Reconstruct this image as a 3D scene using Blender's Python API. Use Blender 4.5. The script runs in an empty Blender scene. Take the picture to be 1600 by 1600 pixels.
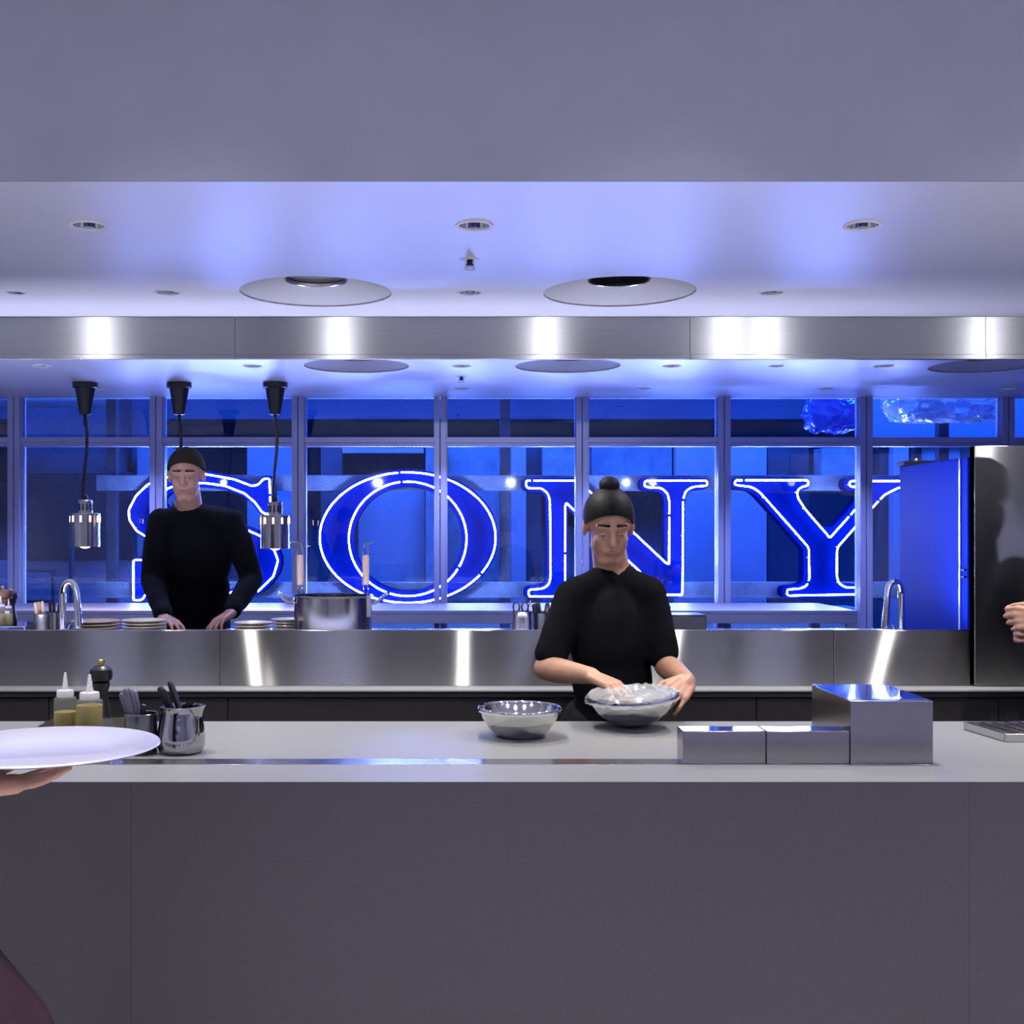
import bpy, bmesh, math, random
from mathutils import Vector, Matrix

random.seed(7)
S = bpy.context.scene
COL = S.collection
EYE = 1.47          # camera height
F = 1850.0          # focal length for a 1600 px wide frame
VX, VY = 700.0, 831.0

# ------------------------------------------------------------------ camera
cd = bpy.data.cameras.new('camera')
cam = bpy.data.objects.new('camera', cd)
COL.objects.link(cam)
cam.location = (0, 0, EYE)
cam.rotation_euler = (math.pi / 2, 0, 0)
cd.sensor_fit = 'HORIZONTAL'
cd.sensor_width = 36.0
cd.lens = F / 1600 * 36.0
cd.shift_x = (800 - VX) / 1600
cd.shift_y = (VY - 800) / 1600
cd.clip_end = 60
S.camera = cam

# ------------------------------------------------------------------ world, exposure
w = bpy.data.worlds.new('world')
S.world = w
w.use_nodes = True
w.node_tree.nodes['Background'].inputs[0].default_value = (0.30, 0.34, 0.55, 1)
w.node_tree.nodes['Background'].inputs[1].default_value = 0.03
S.view_settings.view_transform = 'Standard'
S.view_settings.look = 'None'
S.view_settings.exposure = 0.0
S.view_settings.gamma = 1.0
S.view_settings.use_curve_mapping = False
S.cycles.max_bounces = 8
S.cycles.diffuse_bounces = 4
S.cycles.glossy_bounces = 5
S.cycles.transparent_max_bounces = 16
S.cycles.sample_clamp_indirect = 4.0
S.cycles.caustics_reflective = False
S.cycles.caustics_refractive = False

NEON = 240.0          # brightness of the neon tubes
SPOT_W = 46.0        # kitchen downlights
UPLIGHT_W = 60.0         # added uplight behind the steel upstand
BAR_FILL_W = 30.0         # added narrow lights over the bar floor
TRACK_W = 110.0      # track spotlights behind the camera
DINING_W = 15.0      # dining room ceiling lamps
BLUE_WASH_W = 185.0        # added blue wash lights in the sign room


def area_light(name, loc, rot, size, watts, color, size_y=None, spread=None):
    d = bpy.data.lights.new(name, 'AREA')
    d.energy = watts
    d.color = color
    if size_y:
        d.shape = 'RECTANGLE'
        d.size = size
        d.size_y = size_y
    else:
        d.shape = 'DISK'
        d.size = size
    if spread:
        d.spread = spread
    o = bpy.data.objects.new(name, d)
    o.location = loc
    o.rotation_euler = rot
    COL.objects.link(o)
    return o


# added unseen lights that wash the room behind the glass in blue
for i, x in enumerate((-3.0, -1.2, 0.6, 2.4, 4.0)):
    area_light('added_blue_wash', (x, 8.35, 3.12), (0, 0, 0), 1.2, BLUE_WASH_W, (0.02, 0.14, 1.0), 0.6)
# round ceiling lamps of the dining room, in front of the counter
for i, x in enumerate((-2.6, -0.9, 0.8, 2.5, 4.2)):
    area_light('dining_lamp', (x, 0.2, 3.36), (0, 0, 0), 0.5, DINING_W, (0.60, 0.62, 1.0))
    area_light('dining_lamp', (x, -2.4, 3.36), (0, 0, 0), 0.5, DINING_W, (0.60, 0.62, 1.0))

# added unseen lights on the bar floor, bouncing up to the kitchen ceiling
for i, x in enumerate((-3.4, -2.0, -0.6, 0.8, 2.2, 3.6)):
    area_light('added_bar_fill', (x, 1.15, 3.36), (0, 0, 0), 0.3, BAR_FILL_W, (0.86, 0.84, 1.0), spread=math.radians(78))

# ------------------------------------------------------------------ materials
MATS = {}


def mat(name, color, rough=0.5, metal=0.0, coat=0.0, coat_rough=0.05, noise=0.0, nscale=40.0, bump=0.0,
        bscale=60.0, stretch=(1, 1, 1), aniso=0.0, tangent=None, emit=None, estr=0.0, spec=0.5, sub=0.0):
    if name in MATS:
        return MATS[name]
    m = bpy.data.materials.new(name)
    m.use_nodes = True
    nt = m.node_tree
    b = nt.nodes['Principled BSDF']
    b.inputs['Base Color'].default_value = (*color, 1)
    b.inputs['Roughness'].default_value = rough
    b.inputs['Metallic'].default_value = metal
    b.inputs['Specular IOR Level'].default_value = spec
    if coat:
        b.inputs['Coat Weight'].default_value = coat
        b.inputs['Coat Roughness'].default_value = coat_rough
    if name.startswith('ceiling_gloss'):
        b.inputs['Coat IOR'].default_value = 1.8
    if aniso:
        b.inputs['Anisotropic'].default_value = aniso
        if tangent:
            c = nt.nodes.new('ShaderNodeCombineXYZ')
            for k in range(3):
                c.inputs[k].default_value = tangent[k]
            nt.links.new(c.outputs[0], b.inputs['Tangent'])
    if emit:
        b.inputs['Emission Color'].default_value = (*emit, 1)
        b.inputs['Emission Strength'].default_value = estr
    if sub:
        b.inputs['Subsurface Weight'].default_value = sub
        b.inputs['Subsurface Radius'].default_value = (0.012, 0.005, 0.003)
    tc = mp = None
    if noise or bump:
        tc = nt.nodes.new('ShaderNodeTexCoord')
        mp = nt.nodes.new('ShaderNodeMapping')
        mp.inputs['Scale'].default_value = stretch
        nt.links.new(tc.outputs['Object'], mp.inputs['Vector'])
    if noise:
        n = nt.nodes.new('ShaderNodeTexNoise')
        n.inputs['Scale'].default_value = nscale
        n.inputs['Detail'].default_value = 4
        nt.links.new(mp.outputs[0], n.inputs['Vector'])
        r = nt.nodes.new('ShaderNodeValToRGB')
        r.color_ramp.elements[0].position = 0.3
        r.color_ramp.elements[1].position = 0.7
        lo = tuple(max(0, c * (1 - noise)) for c in color)
        hi = tuple(min(1, c * (1 + noise)) for c in color)
        r.color_ramp.elements[0].color = (*lo, 1)
        r.color_ramp.elements[1].color = (*hi, 1)
        nt.links.new(n.outputs['Fac'], r.inputs[0])
        nt.links.new(r.outputs[0], b.inputs['Base Color'])
    if bump:
        n2 = nt.nodes.new('ShaderNodeTexNoise')
        n2.inputs['Scale'].default_value = bscale
        n2.inputs['Detail'].default_value = 3
        nt.links.new(mp.outputs[0], n2.inputs['Vector'])
        bp = nt.nodes.new('ShaderNodeBump')
        bp.inputs['Strength'].default_value = bump
        bp.inputs['Distance'].default_value = 0.01
        nt.links.new(n2.outputs['Fac'], bp.inputs['Height'])
        nt.links.new(bp.outputs[0], b.inputs['Normal'])
    MATS[name] = m
    return m


def glass_mat(name, tint, refl=0.07, hatch=0.0):
    m = bpy.data.materials.new(name)
    m.use_nodes = True
    nt = m.node_tree
    nt.nodes.clear()
    out = nt.nodes.new('ShaderNodeOutputMaterial')
    tr = nt.nodes.new('ShaderNodeBsdfTransparent')
    tr.inputs[0].default_value = (*tint, 1)
    gl = nt.nodes.new('ShaderNodeBsdfGlossy')
    gl.inputs['Roughness'].default_value = 0.02
    gl.inputs['Color'].default_value = (1, 1, 1, 1)
    fr = nt.nodes.new('ShaderNodeFresnel')
    fr.inputs['IOR'].default_value = 1.5
    mx = nt.nodes.new('ShaderNodeMixShader')
    nt.links.new(fr.outputs[0], mx.inputs[0])
    nt.links.new(tr.outputs[0], mx.inputs[1])
    nt.links.new(gl.outputs[0], mx.inputs[2])
    last = mx
    if hatch:
        # fine woven wire inside the glass: two diagonal sets of lines
        tc = nt.nodes.new('ShaderNodeTexCoord')
        facs = []
        for ang in (45, -45):
            mp = nt.nodes.new('ShaderNodeMapping')
            mp.inputs['Rotation'].default_value = (0, math.radians(ang), 0)
            nt.links.new(tc.outputs['Object'], mp.inputs['Vector'])
            wv = nt.nodes.new('ShaderNodeTexWave')
            wv.inputs['Scale'].default_value = 20.0
            nt.links.new(mp.outputs[0], wv.inputs['Vector'])
            facs.append(wv)
        ad = nt.nodes.new('ShaderNodeMath')
        ad.operation = 'MULTIPLY'
        nt.links.new(facs[0].outputs['Fac'], ad.inputs[0])
        nt.links.new(facs[1].outputs['Fac'], ad.inputs[1])
        ml = nt.nodes.new('ShaderNodeMath')
        ml.operation = 'MULTIPLY'
        ml.inputs[1].default_value = hatch
        nt.links.new(ad.outputs[0], ml.inputs[0])
        df = nt.nodes.new('ShaderNodeBsdfDiffuse')
        df.inputs[0].default_value = (0.025, 0.05, 0.13, 1)
        m2 = nt.nodes.new('ShaderNodeMixShader')
        nt.links.new(ml.outputs[0], m2.inputs[0])
        nt.links.new(mx.outputs[0], m2.inputs[1])
        nt.links.new(df.outputs[0], m2.inputs[2])
        last = m2
    nt.links.new(last.outputs[0], out.inputs[0])
    MATS[name] = m
    return m


def plastic_clear(name, color, clear=0.5):
    m = bpy.data.materials.new(name)
    m.use_nodes = True
    nt = m.node_tree
    b = nt.nodes['Principled BSDF']
    b.inputs['Base Color'].default_value = (*color, 1)
    b.inputs['Roughness'].default_value = 0.35
    tr = nt.nodes.new('ShaderNodeBsdfTransparent')
    mx = nt.nodes.new('ShaderNodeMixShader')
    mx.inputs[0].default_value = 1 - clear
    nt.links.new(tr.outputs[0], mx.inputs[1])
    nt.links.new(b.outputs[0], mx.inputs[2])
    nt.links.new(mx.outputs[0], nt.nodes['Material Output'].inputs[0])
    MATS[name] = m
    return m


M_CEIL = mat('ceiling_gloss_paint', (0.82, 0.82, 0.82), 0.42, coat=1.0, coat_rough=0.40, spec=0.5)
M_HEAD = mat('header_paint', (0.31, 0.315, 0.36), 0.75, noise=0.05, nscale=3.0, bump=0.06, bscale=90)
M_WALL = mat('wall_paint', (0.52, 0.52, 0.55), 0.8, noise=0.04, nscale=4)
M_FLOOR = mat('floor_resin', (0.16, 0.16, 0.17), 0.45, noise=0.12, nscale=12)
M_STONE = mat('counter_stone', (0.235, 0.235, 0.23), 0.42, noise=0.10, nscale=220, bump=0.02, bscale=300)
M_LEDGE = mat('pale_ledge_stone', (0.46, 0.46, 0.46), 0.4, noise=0.06, nscale=150)
M_JUG = mat('jug_steel', (0.48, 0.47, 0.48), 0.07, 1.0)
M_POT = mat('pot_steel', (0.46, 0.45, 0.44), 0.16, 1.0, bump=0.02, bscale=30, stretch=(40, 40, 0.3))
M_FRONT = mat('counter_front_stone', (0.039, 0.0335, 0.036), 0.6, noise=0.16, nscale=180, bump=0.02, bscale=300)
def brushed(name, color, rough, aniso, tangent=(1, 0, 0), streak=0.18):
    """steel brushed along the tangent: highlights are narrow along it and drawn out across it"""
    m = bpy.data.materials.new(name)
    m.use_nodes = True
    nt = m.node_tree
    nt.nodes.clear()
    out = nt.nodes.new('ShaderNodeOutputMaterial')
    g = nt.nodes.new('ShaderNodeBsdfAnisotropic')
    g.distribution = 'GGX'
    g.inputs['Roughness'].default_value = rough
    g.inputs['Anisotropy'].default_value = aniso
    c = nt.nodes.new('ShaderNodeCombineXYZ')
    for k in range(3):
        c.inputs[k].default_value = tangent[k]
    nt.links.new(c.outputs[0], g.inputs['Tangent'])
    tc = nt.nodes.new('ShaderNodeTexCoord')
    mp = nt.nodes.new('ShaderNodeMapping')
    mp.inputs['Scale'].default_value = (0.6, 1, 60)
    nt.links.new(tc.outputs['Object'], mp.inputs['Vector'])
    n = nt.nodes.new('ShaderNodeTexNoise')
    n.inputs['Scale'].default_value = 10
    n.inputs['Detail'].default_value = 5
    nt.links.new(mp.outputs[0], n.inputs['Vector'])
    r = nt.nodes.new('ShaderNodeValToRGB')
    r.color_ramp.elements[0].color = (*[v * (1 - streak) for v in color], 1)
    r.color_ramp.elements[1].color = (*[min(1, v * (1 + streak)) for v in color], 1)
    nt.links.new(n.outputs['Fac'], r.inputs[0])
    nt.links.new(r.outputs[0], g.inputs['Color'])
    nt.links.new(g.outputs[0], out.inputs[0])
    MATS[name] = m
    return m


M_STEEL = brushed('brushed_steel', (0.43, 0.425, 0.425), 0.27, 0.90)
M_STEELX = brushed('brushed_steel_band', (0.40, 0.40, 0.41), 0.28, 0.80)
M_BOX = mat('satin_steel_box', (0.37, 0.35, 0.37), 0.24, 1.0, bump=0.02, bscale=20, stretch=(0.5, 1, 60))
M_MIRROR = mat('mirror_steel', (0.72, 0.72, 0.74), 0.06, 1.0)
M_BOWL = mat('bowl_steel', (0.70, 0.69, 0.67), 0.10, 1.0)
M_SATIN = mat('satin_steel', (0.60, 0.59, 0.58), 0.22, 1.0, bump=0.02, bscale=30, stretch=(40, 40, 0.3))
M_SIDE = mat('cabinet_side_blue_reflection', (0.0004, 0.028, 0.55), 0.3, 0.0, spec=0.02)  # blue reflection on the refrigerator side is put into the base colour
M_DARKSTEEL = mat('dark_steel', (0.20, 0.20, 0.22), 0.25, 1.0)
M_CHROME = mat('chrome', (0.85, 0.85, 0.87), 0.06, 1.0)
M_FRAME = mat('window_frame_paint', (0.42, 0.46, 0.74), 0.42)
M_PASS = mat('pass_paint', (0.27, 0.28, 0.36), 0.42)
M_DARKCAB = mat('dark_cabinet', (0.055, 0.05, 0.043), 0.45, noise=0.10, nscale=60)
M_BLACK = mat('black_plastic', (0.012, 0.012, 0.014), 0.32)
M_BLACKM = mat('black_metal', (0.02, 0.02, 0.022), 0.4, 0.5)
M_BRASS = mat('brass', (0.85, 0.58, 0.22), 0.22, 1.0)
M_CLOTH = mat('black_cotton', (0.006, 0.006, 0.008), 0.95, bump=0.2, bscale=220, spec=0.1)
M_TROUSER = mat('charcoal_cotton', (0.02, 0.02, 0.024), 0.95, spec=0.1, bump=0.15, bscale=200)
M_PLUM = mat('plum_cotton', (0.028, 0.013, 0.019), 0.9, spec=0.15, bump=0.2, bscale=180)
M_SKIN = mat('skin', (0.48, 0.26, 0.17), 0.5, noise=0.10, nscale=30, sub=0.15)
M_HAIR = mat('black_hair', (0.006, 0.005, 0.005), 0.6, bump=0.2, bscale=120, stretch=(1, 1, 0.2), spec=0.2)
M_CAP = mat('dark_brown_cap', (0.024, 0.020, 0.014), 0.95, bump=0.2, bscale=140, spec=0.1)
M_EYEW = mat('eye_white', (0.42, 0.38, 0.36), 0.4)
M_IRIS = mat('iris_dark', (0.02, 0.012, 0.01), 0.2)
M_LIP = mat('lip', (0.35, 0.14, 0.12), 0.45)
M_SHOE = mat('shoe_leather', (0.012, 0.012, 0.012), 0.4)
M_WHITECER = mat('white_ceramic', (0.50, 0.49, 0.54), 0.25, coat=0.4)
M_CREAM = mat('cream_ceramic', (0.78, 0.70, 0.60), 0.3, coat=0.3)
M_TAN = mat('tan_ceramic', (0.55, 0.42, 0.33), 0.35, noise=0.08, nscale=50)
M_WOOD = mat('pale_wood', (0.62, 0.44, 0.30), 0.5, noise=0.18, nscale=30, stretch=(6, 6, 0.6))
M_MILLWOOD = mat('walnut_wood', (0.38, 0.18, 0.09), 0.4, noise=0.2, nscale=30, stretch=(6, 6, 0.6))
M_OIL = mat('olive_oil', (0.36, 0.27, 0.0), 0.3, spec=0.2)
M_OILB = mat('pale_oil', (0.50, 0.43, 0.16), 0.2, sub=0.3)
M_BOTTLE = plastic_clear('squeeze_plastic', (0.80, 0.80, 0.80), 0.86)
M_NOZZLE = plastic_clear('nozzle_plastic', (0.82, 0.82, 0.82), 0.2)
M_LABEL = mat('paper_label', (0.78, 0.77, 0.74), 0.7)
M_FILM = plastic_clear('cling_film', (0.9, 0.9, 0.92), 0.7)
MATS['cling_film'].node_tree.nodes['Principled BSDF'].inputs['Roughness'].default_value = 0.08
M_VENT = mat('vent_grey', (0.44, 0.43, 0.41), 0.7)
M_TRIM = mat('white_trim', (0.85, 0.85, 0.86), 0.4)
M_LAMP = mat('lamp_lens', (0.9, 0.9, 0.9), 0.3, emit=(1.0, 0.96, 0.88), estr=6.0)
M_HEAT = mat('heat_bulb', (0.9, 0.6, 0.4), 0.3, emit=(1.0, 0.62, 0.28), estr=9.0)
M_NEON = mat('neon_glass', (0.9, 0.95, 1.0), 0.3, emit=(0.30, 0.37, 1.0), estr=NEON)
M_NEONOFF = mat('neon_glass_dim', (0.6, 0.8, 1.0), 0.3, emit=(0.10, 0.42, 1.0), estr=2.2)
M_LETTER = mat('letter_blue_enamel', (0.0001, 0.0025, 0.045), 0.8, spec=0.0)
M_CLIP = mat('tube_clip', (0.6, 0.65, 0.75), 0.3)
M_GLASS_U = glass_mat('wired_glass_upper', (0.56, 0.68, 0.84), hatch=0.25)
M_GLASS_L = glass_mat('wired_glass', (0.82, 0.88, 0.96), hatch=0.22)
M_BACKW = mat('sign_room_wall', (0.085, 0.12, 0.16), 0.8, noise=0.12, nscale=3)
M_CONC = mat('sign_room_concrete', (0.12, 0.17, 0.21), 0.85, noise=0.25, nscale=9)
M_PALE = mat('sign_room_pale_panel', (0.17, 0.20, 0.26), 0.7, noise=0.05, nscale=5)
M_DARKP = mat('sign_room_dark_panel', (0.02, 0.03, 0.045), 0.7, noise=0.3, nscale=5)
M_BLACKP = mat('sign_room_black_panel', (0.006, 0.008, 0.014), 0.6, noise=0.3, nscale=6)
M_DUCT = mat('sign_room_duct', (0.22, 0.34, 0.38), 0.45, metal=0.3)
M_FOIL = mat('crumpled_foil', (0.95, 0.95, 0.97), 0.22, 0.5, bump=0.8, bscale=24)
M_SHEET = mat('plastic_sheet_blue', (0.05, 0.10, 0.55), 0.12, coat=1.0, bump=0.8, bscale=18)
M_LED = mat('status_light', (0.1, 0.2, 1), 0.3, emit=(0.1, 0.25, 1.0), estr=8.0)
M_LITPANEL = mat('backlit_strip', (0.8, 0.9, 1.0), 0.4, emit=(0.45, 0.75, 1.0), estr=1.6)


# ------------------------------------------------------------------ mesh helpers
def px(x, y, d):
    """point of the place whose depth from the camera plane is d"""
    return Vector(((x - VX) * d / F, d, EYE - (y - VY) * d / F))


class MB:
    def __init__(self):
        self.v = []
        self.f = []

    def add(self, verts, faces):
        o = len(self.v)
        self.v += [tuple(p) for p in verts]
        self.f += [tuple(i + o for i in f) for f in faces]
        return self

    def box(self, x0, x1, y0, y1, z0, z1):
        return self.add([(x0, y0, z0), (x1, y0, z0), (x1, y1, z0), (x0, y1, z0), (x0, y0, z1), (x1, y0, z1), (x1, y1, z1), (x0, y1, z1)],
                        [(0, 3, 2, 1), (4, 5, 6, 7), (0, 1, 5, 4), (1, 2, 6, 5), (2, 3, 7, 6), (3, 0, 4, 7)])

    def lathe(self, prof, c=(0, 0, 0), n=32, close=True):
        c = Vector(c)
        verts, faces = [], []
        m = len(prof)
        for r, z in prof:
            for k in range(n):
                a = 2 * math.pi * k / n
                verts.append((c.x + r * math.cos(a), c.y + r * math.sin(a), c.z + z))
        for i in range(m - 1):
            for k in range(n):
                k2 = (k + 1) % n
                faces.append((i * n + k, i * n + k2, (i + 1) * n + k2, (i + 1) * n + k))
        if close:
            if prof[0][0] > 1e-6:
                faces.append(tuple(reversed(range(n))))
            if prof[-1][0] > 1e-6:
                faces.append(tuple(range((m - 1) * n, m * n)))
        return self.add(verts, faces)

    def tube(self, pts, r, n=8, caps=True, closed=False):
        pts = [Vector(p) for p in pts]
        m = len(pts)
        rs = r if isinstance(r, (list, tuple)) else [r] * m
        verts, faces = [], []
        up = None
        for i, p in enumerate(pts):
            if closed:
                t = pts[(i + 1) % m] - pts[i - 1]
            elif i == 0:
                t = pts[1] - p
            elif i == m - 1:
                t = p - pts[i - 1]
            else:
                t = pts[i + 1] - pts[i - 1]
            t.normalize()
            if up is None:
                up = Vector((0, 0, 1)) if abs(t.z) < 0.9 else Vector((1, 0, 0))
            a = up - t * up.dot(t)
            if a.length < 1e-5:
                a = Vector((1, 0, 0)) if abs(t.x) < 0.9 else Vector((0, 1, 0))
                a -= t * a.dot(t)
            a.normalize()
            up = a
            b = t.cross(a)
            for k in range(n):
                g = 2 * math.pi * k / n
                verts.append(p + (a * math.cos(g) + b * math.sin(g)) * rs[i])
        last = m if closed else m - 1
        for i in range(last):
            j = (i + 1) % m
            for k in range(n):
                k2 = (k + 1) % n
                faces.append((i * n + k, i * n + k2, j * n + k2, j * n + k))
        if caps and not closed:
            faces.append(tuple(reversed(range(n))))
            faces.append(tuple(range((m - 1) * n, m * n)))
        return self.add(verts, faces)

    def ell(self, c, r, R=None, nu=20, nv=14):
        """ellipsoid; R = 3x3 basis (columns right, forward, up)"""
        c = Vector(c)
        verts, faces = [], []
        for i in range(nv + 1):
            th = math.pi * i / nv
            for k in range(nu):
                ph = 2 * math.pi * k / nu
                p = Vector((r[0] * math.sin(th) * math.cos(ph), r[1] * math.sin(th) * math.sin(ph), r[2] * math.cos(th)))
                if R is not None:
                    p = R @ p
                verts.append(c + p)
        for i in range(nv):
            for k in range(nu):
                k2 = (k + 1) % nu
                faces.append((i * nu + k, (i + 1) * nu + k, (i + 1) * nu + k2, i * nu + k2))
        return self.add(verts, faces)

    def cap(self, p, q, r1, r2, n=14):
        """tapered capsule"""
        p, q = Vector(p), Vector(q)
        t = (q - p)
        L = t.length
        t.normalize()
        pts, rs = [], []
        for k in range(5):
            a = math.pi / 2 * (k / 4)
            pts.append(p - t * r1 * math.cos(a) * 0.999)
            rs.append(max(1e-4, r1 * math.sin(a)))
        for k in range(1, 6):
            a = math.pi / 2 * (1 - (k - 1) / 4)
            pts.append(q + t * r2 * math.cos(a) * 0.999 if k > 1 else q)
            rs.append(max(1e-4, r2 * math.sin(a)))
        return self.tube(pts, rs, n)

    def mesh(self, name):
        me = bpy.data.meshes.new(name)
        me.from_pydata(self.v, [], self.f)
        me.update()
        return me

    def build(self, name, material, parent=None, smooth=35, bevel=0.0, loc=None, seg=2, weld=True):
        me = self.mesh(name)
        if weld:
            bm = bmesh.new()
            bm.from_mesh(me)
            bmesh.ops.remove_doubles(bm, verts=bm.verts, dist=1e-6)
            bmesh.ops.recalc_face_normals(bm, faces=bm.faces)
            bm.to_mesh(me)
            bm.free()
        return link_mesh(name, me, material, parent, smooth, bevel, loc, seg)


def link_mesh(name, me, material, parent=None, smooth=35, bevel=0.0, loc=None, seg=2):
    me.materials.clear()
    me.materials.append(material)
    if smooth:
        me.polygons.foreach_set('use_smooth', [True] * len(me.polygons))
        me.set_sharp_from_angle(angle=math.radians(smooth))
    o = bpy.data.objects.new(name, me)
    COL.objects.link(o)
    if parent:
        o.parent = parent
    if loc is not None:
        o.location = loc
    if bevel:
        b = o.modifiers.new('bevel', 'BEVEL')
        b.width = bevel
        b.segments = seg
        b.limit_method = 'ANGLE'
    return o


def tag(o, label, cat, group=None, kind=None):
    o['label'] = label
    o['category'] = cat
    if group:
        o['group'] = group
    if kind:
        o['kind'] = kind
    return o


def thing(name, label, cat, loc=(0, 0, 0), rotz=0.0, group=None):
    o = bpy.data.objects.new(name, None)
    o.empty_display_size = 0.05
    COL.objects.link(o)
    o.location = loc
    o.rotation_euler = (0, 0, rotz)
    return tag(o, label, cat, group)


def struct(o, label=None, cat=None):
    o['kind'] = 'structure'
    if label:
        o['label'] = label
    if cat:
        o['category'] = cat
    return o


def struct_empty(name, loc=(0, 0, 0), label=None, cat=None):
    o = bpy.data.objects.new(name, None)
    o.empty_display_size = 0.05
    COL.objects.link(o)
    o.location = loc
    return struct(o, label, cat)


def copy_tree(o, parent=None):
    c = o.copy()
    COL.objects.link(c)
    c.parent = parent
    for ch in [k for k in COL.objects if k.parent == o]:
        copy_tree(ch, c)
    return c


def tight(pts, r):
    """add points close to the corners of a closed outline so that smoothing only rounds the corner itself"""
    out = []
    n = len(pts)
    for i in range(n):
        a, b = pts[i], pts[(i + 1) % n]
        out.append(a)
        L = (b - a).length
        if L > 3 * r:
            out.append(a.lerp(b, r / L))
            out.append(a.lerp(b, 1 - r / L))
    return out


def chaikin(pts, it=2, closed=False):
    pts = [Vector(p) for p in pts]
    for _ in range(it):
        out = []
        n = len(pts)
        if not closed:
            out.append(pts[0])
        for i in range(n if closed else n - 1):
            a, b = pts[i], pts[(i + 1) % n]
            out.append(a * 0.75 + b * 0.25)
            out.append(a * 0.25 + b * 0.75)
        if not closed:
            out.append(pts[-1])
        pts = out
    return pts


# ------------------------------------------------------------------ heights and depths of the place
Z_COUNTER = 0.90
Z_CEIL = 2.27
Y_OPEN = 2.697       # plane of the counter front and of the header above it
Y_CBACK = 3.563      # back edge of the counter
Y_ISL = 4.27         # front of the steel island
Y_UP = 4.376         # steel upstand on the island
Z_UP = 1.106
Z_WORK = 1.04
Y_BAND = 4.405       # steel band under the ceiling
Y_WIN = 7.01
Y_SIGN = 7.75
XL, XR = -4.6, 5.0

# ------------------------------------------------------------------ structure
struct(MB().box(XL, XR, -5.2, Y_OPEN, -0.05, 0.0).build('floor_dining', mat('pale_terrazzo', (0.60, 0.58, 0.58), 0.5, noise=0.12, nscale=60)), 'pale terrazzo floor of the dining room', 'floor')
struct(MB().box(XL, XR, Y_OPEN, 12.2, -0.05, 0.0).build('floor', M_FLOOR), 'dark grey resin floor of the open kitchen', 'floor')
struct(MB().box(XL - 0.1, XL, -5.2, 12.2, 0, 3.5).build('wall_left', M_WALL), 'pale wall closing the kitchen on the left', 'wall')
struct(MB().box(XR, XR + 0.1, -5.2, 12.2, 0, 3.5).build('wall_right', M_WALL), 'pale wall closing the kitchen on the right', 'wall')
struct(MB().box(XL, XR, -5.3, -5.2, 0, 3.5).build('wall_dining', M_WALL), 'pale wall behind the dining room', 'wall')
struct(MB().box(XL, XR, -5.2, Y_OPEN, 3.4, 3.5).build('ceiling_dining', M_WALL), 'pale dining room ceiling', 'ceiling')
struct(MB().box(XL, XR, Y_OPEN, Y_OPEN + 0.008, Z_CEIL, 3.5).box(XL, XR, Y_OPEN + 0.008, Y_OPEN + 0.10, Z_CEIL + 0.031, 3.5).build('wall_header', M_HEAD),
       'wide grey lavender header wall above the open kitchen', 'header')
struct(MB().box(XL, XR, Y_OPEN + 0.10, 12.2, 3.4, 3.5).build('ceiling_slab', M_WALL), 'concealed slab over the kitchen', 'ceiling')
struct(MB().box(XL, XR, 12.1, 12.2, 0, 3.5).build('wall_sign_room', M_BACKW), 'blue lit back wall of the room behind the glass', 'wall')
struct(MB().box(XL, XR, Y_WIN, Y_WIN + 0.12, Z_CEIL + 0.03, 3.4).build('wall_window_head', M_WALL), 'wall closing the space above the windows', 'wall')

# track spotlights of the dining room, behind the camera: mirrored in the steel band and as small glints in the glass
for k, x in enumerate((-2.87, -0.90, 0.80, 2.28, 2.62, 4.40)):
    lab = 'track spotlight behind the tables, %s along its row' % ('first', 'second', 'third', 'fourth', 'fifth', 'sixth')[k]
    t = bpy.data.objects.new('track_spotlight', None)
    COL.objects.link(t)
    t.location = (x, -1.0, 2.10)
    tag(t, lab, 'spotlight', 'track spotlights in the dining room')
    MB().tube([(0, -0.16, 0), (0, -0.15, 0), (0, -0.02, 0)], [0.10, 0.12, 0.12], 32).build('lamp_head', M_BLACKM, t)
    MB().tube([(0, -0.0195, 0), (0, -0.012, 0)], [0.045, 0.040], 32).build('lens', M_LAMP, t)
    MB().lathe([(0.008, 0.115), (0.008, 1.30)], (0, -0.09, 0), 10).build('stem', M_BLACKM, t)
    d = bpy.data.lights.new('track_spot_lamp', 'SPOT')
    d.energy = TRACK_W
    d.color = (0.95, 0.96, 1.0)
    d.spot_size = math.radians(12.5)
    d.spot_blend = 1.0
    d.shadow_soft_size = 0.03
    o = bpy.data.objects.new('track_spot_lamp', d)
    COL.objects.link(o)
    o.parent = t
    o.location = (0, 0.0, 0)
    o.rotation_euler = (math.radians(88.8), 0, math.atan2(x - x / 2.227, 5.4))

# fixture positions on the ceiling
ROW_A, ROW_B, ROW_C, ROW_D = 3.09, 3.957, 5.71, 6.607
DOWN = [(x, ROW_A, 0.050) for x in (-1.95, -0.938, 0.0685, 1.082, 2.09)]
DOWN += [(x, ROW_B, 0.046) for x in (-0.937, 0.073, 1.082, 2.09)]
DOWN += [(x, ROW_C, 0.046) for x in (-1.957, -0.941, 0.065, 1.08, 2.10)]
DOWN += [(x, ROW_D, 0.044) for x in (-1.95, 0.075, 1.09, 2.11, 3.125)]
SMALL = [(-1.444, ROW_B, 0.036), (1.583, ROW_C, 0.036)]
VENTS = [(-0.441, ROW_B, 0.2525, 'plate'), (0.572, ROW_B, 0.2525, 'open'), (-0.441, ROW_C, 0.2525, 'open'),
         (0.577, ROW_C, 0.2525, 'open'), (2.585, ROW_C, 0.2525, 'plate')]

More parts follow.
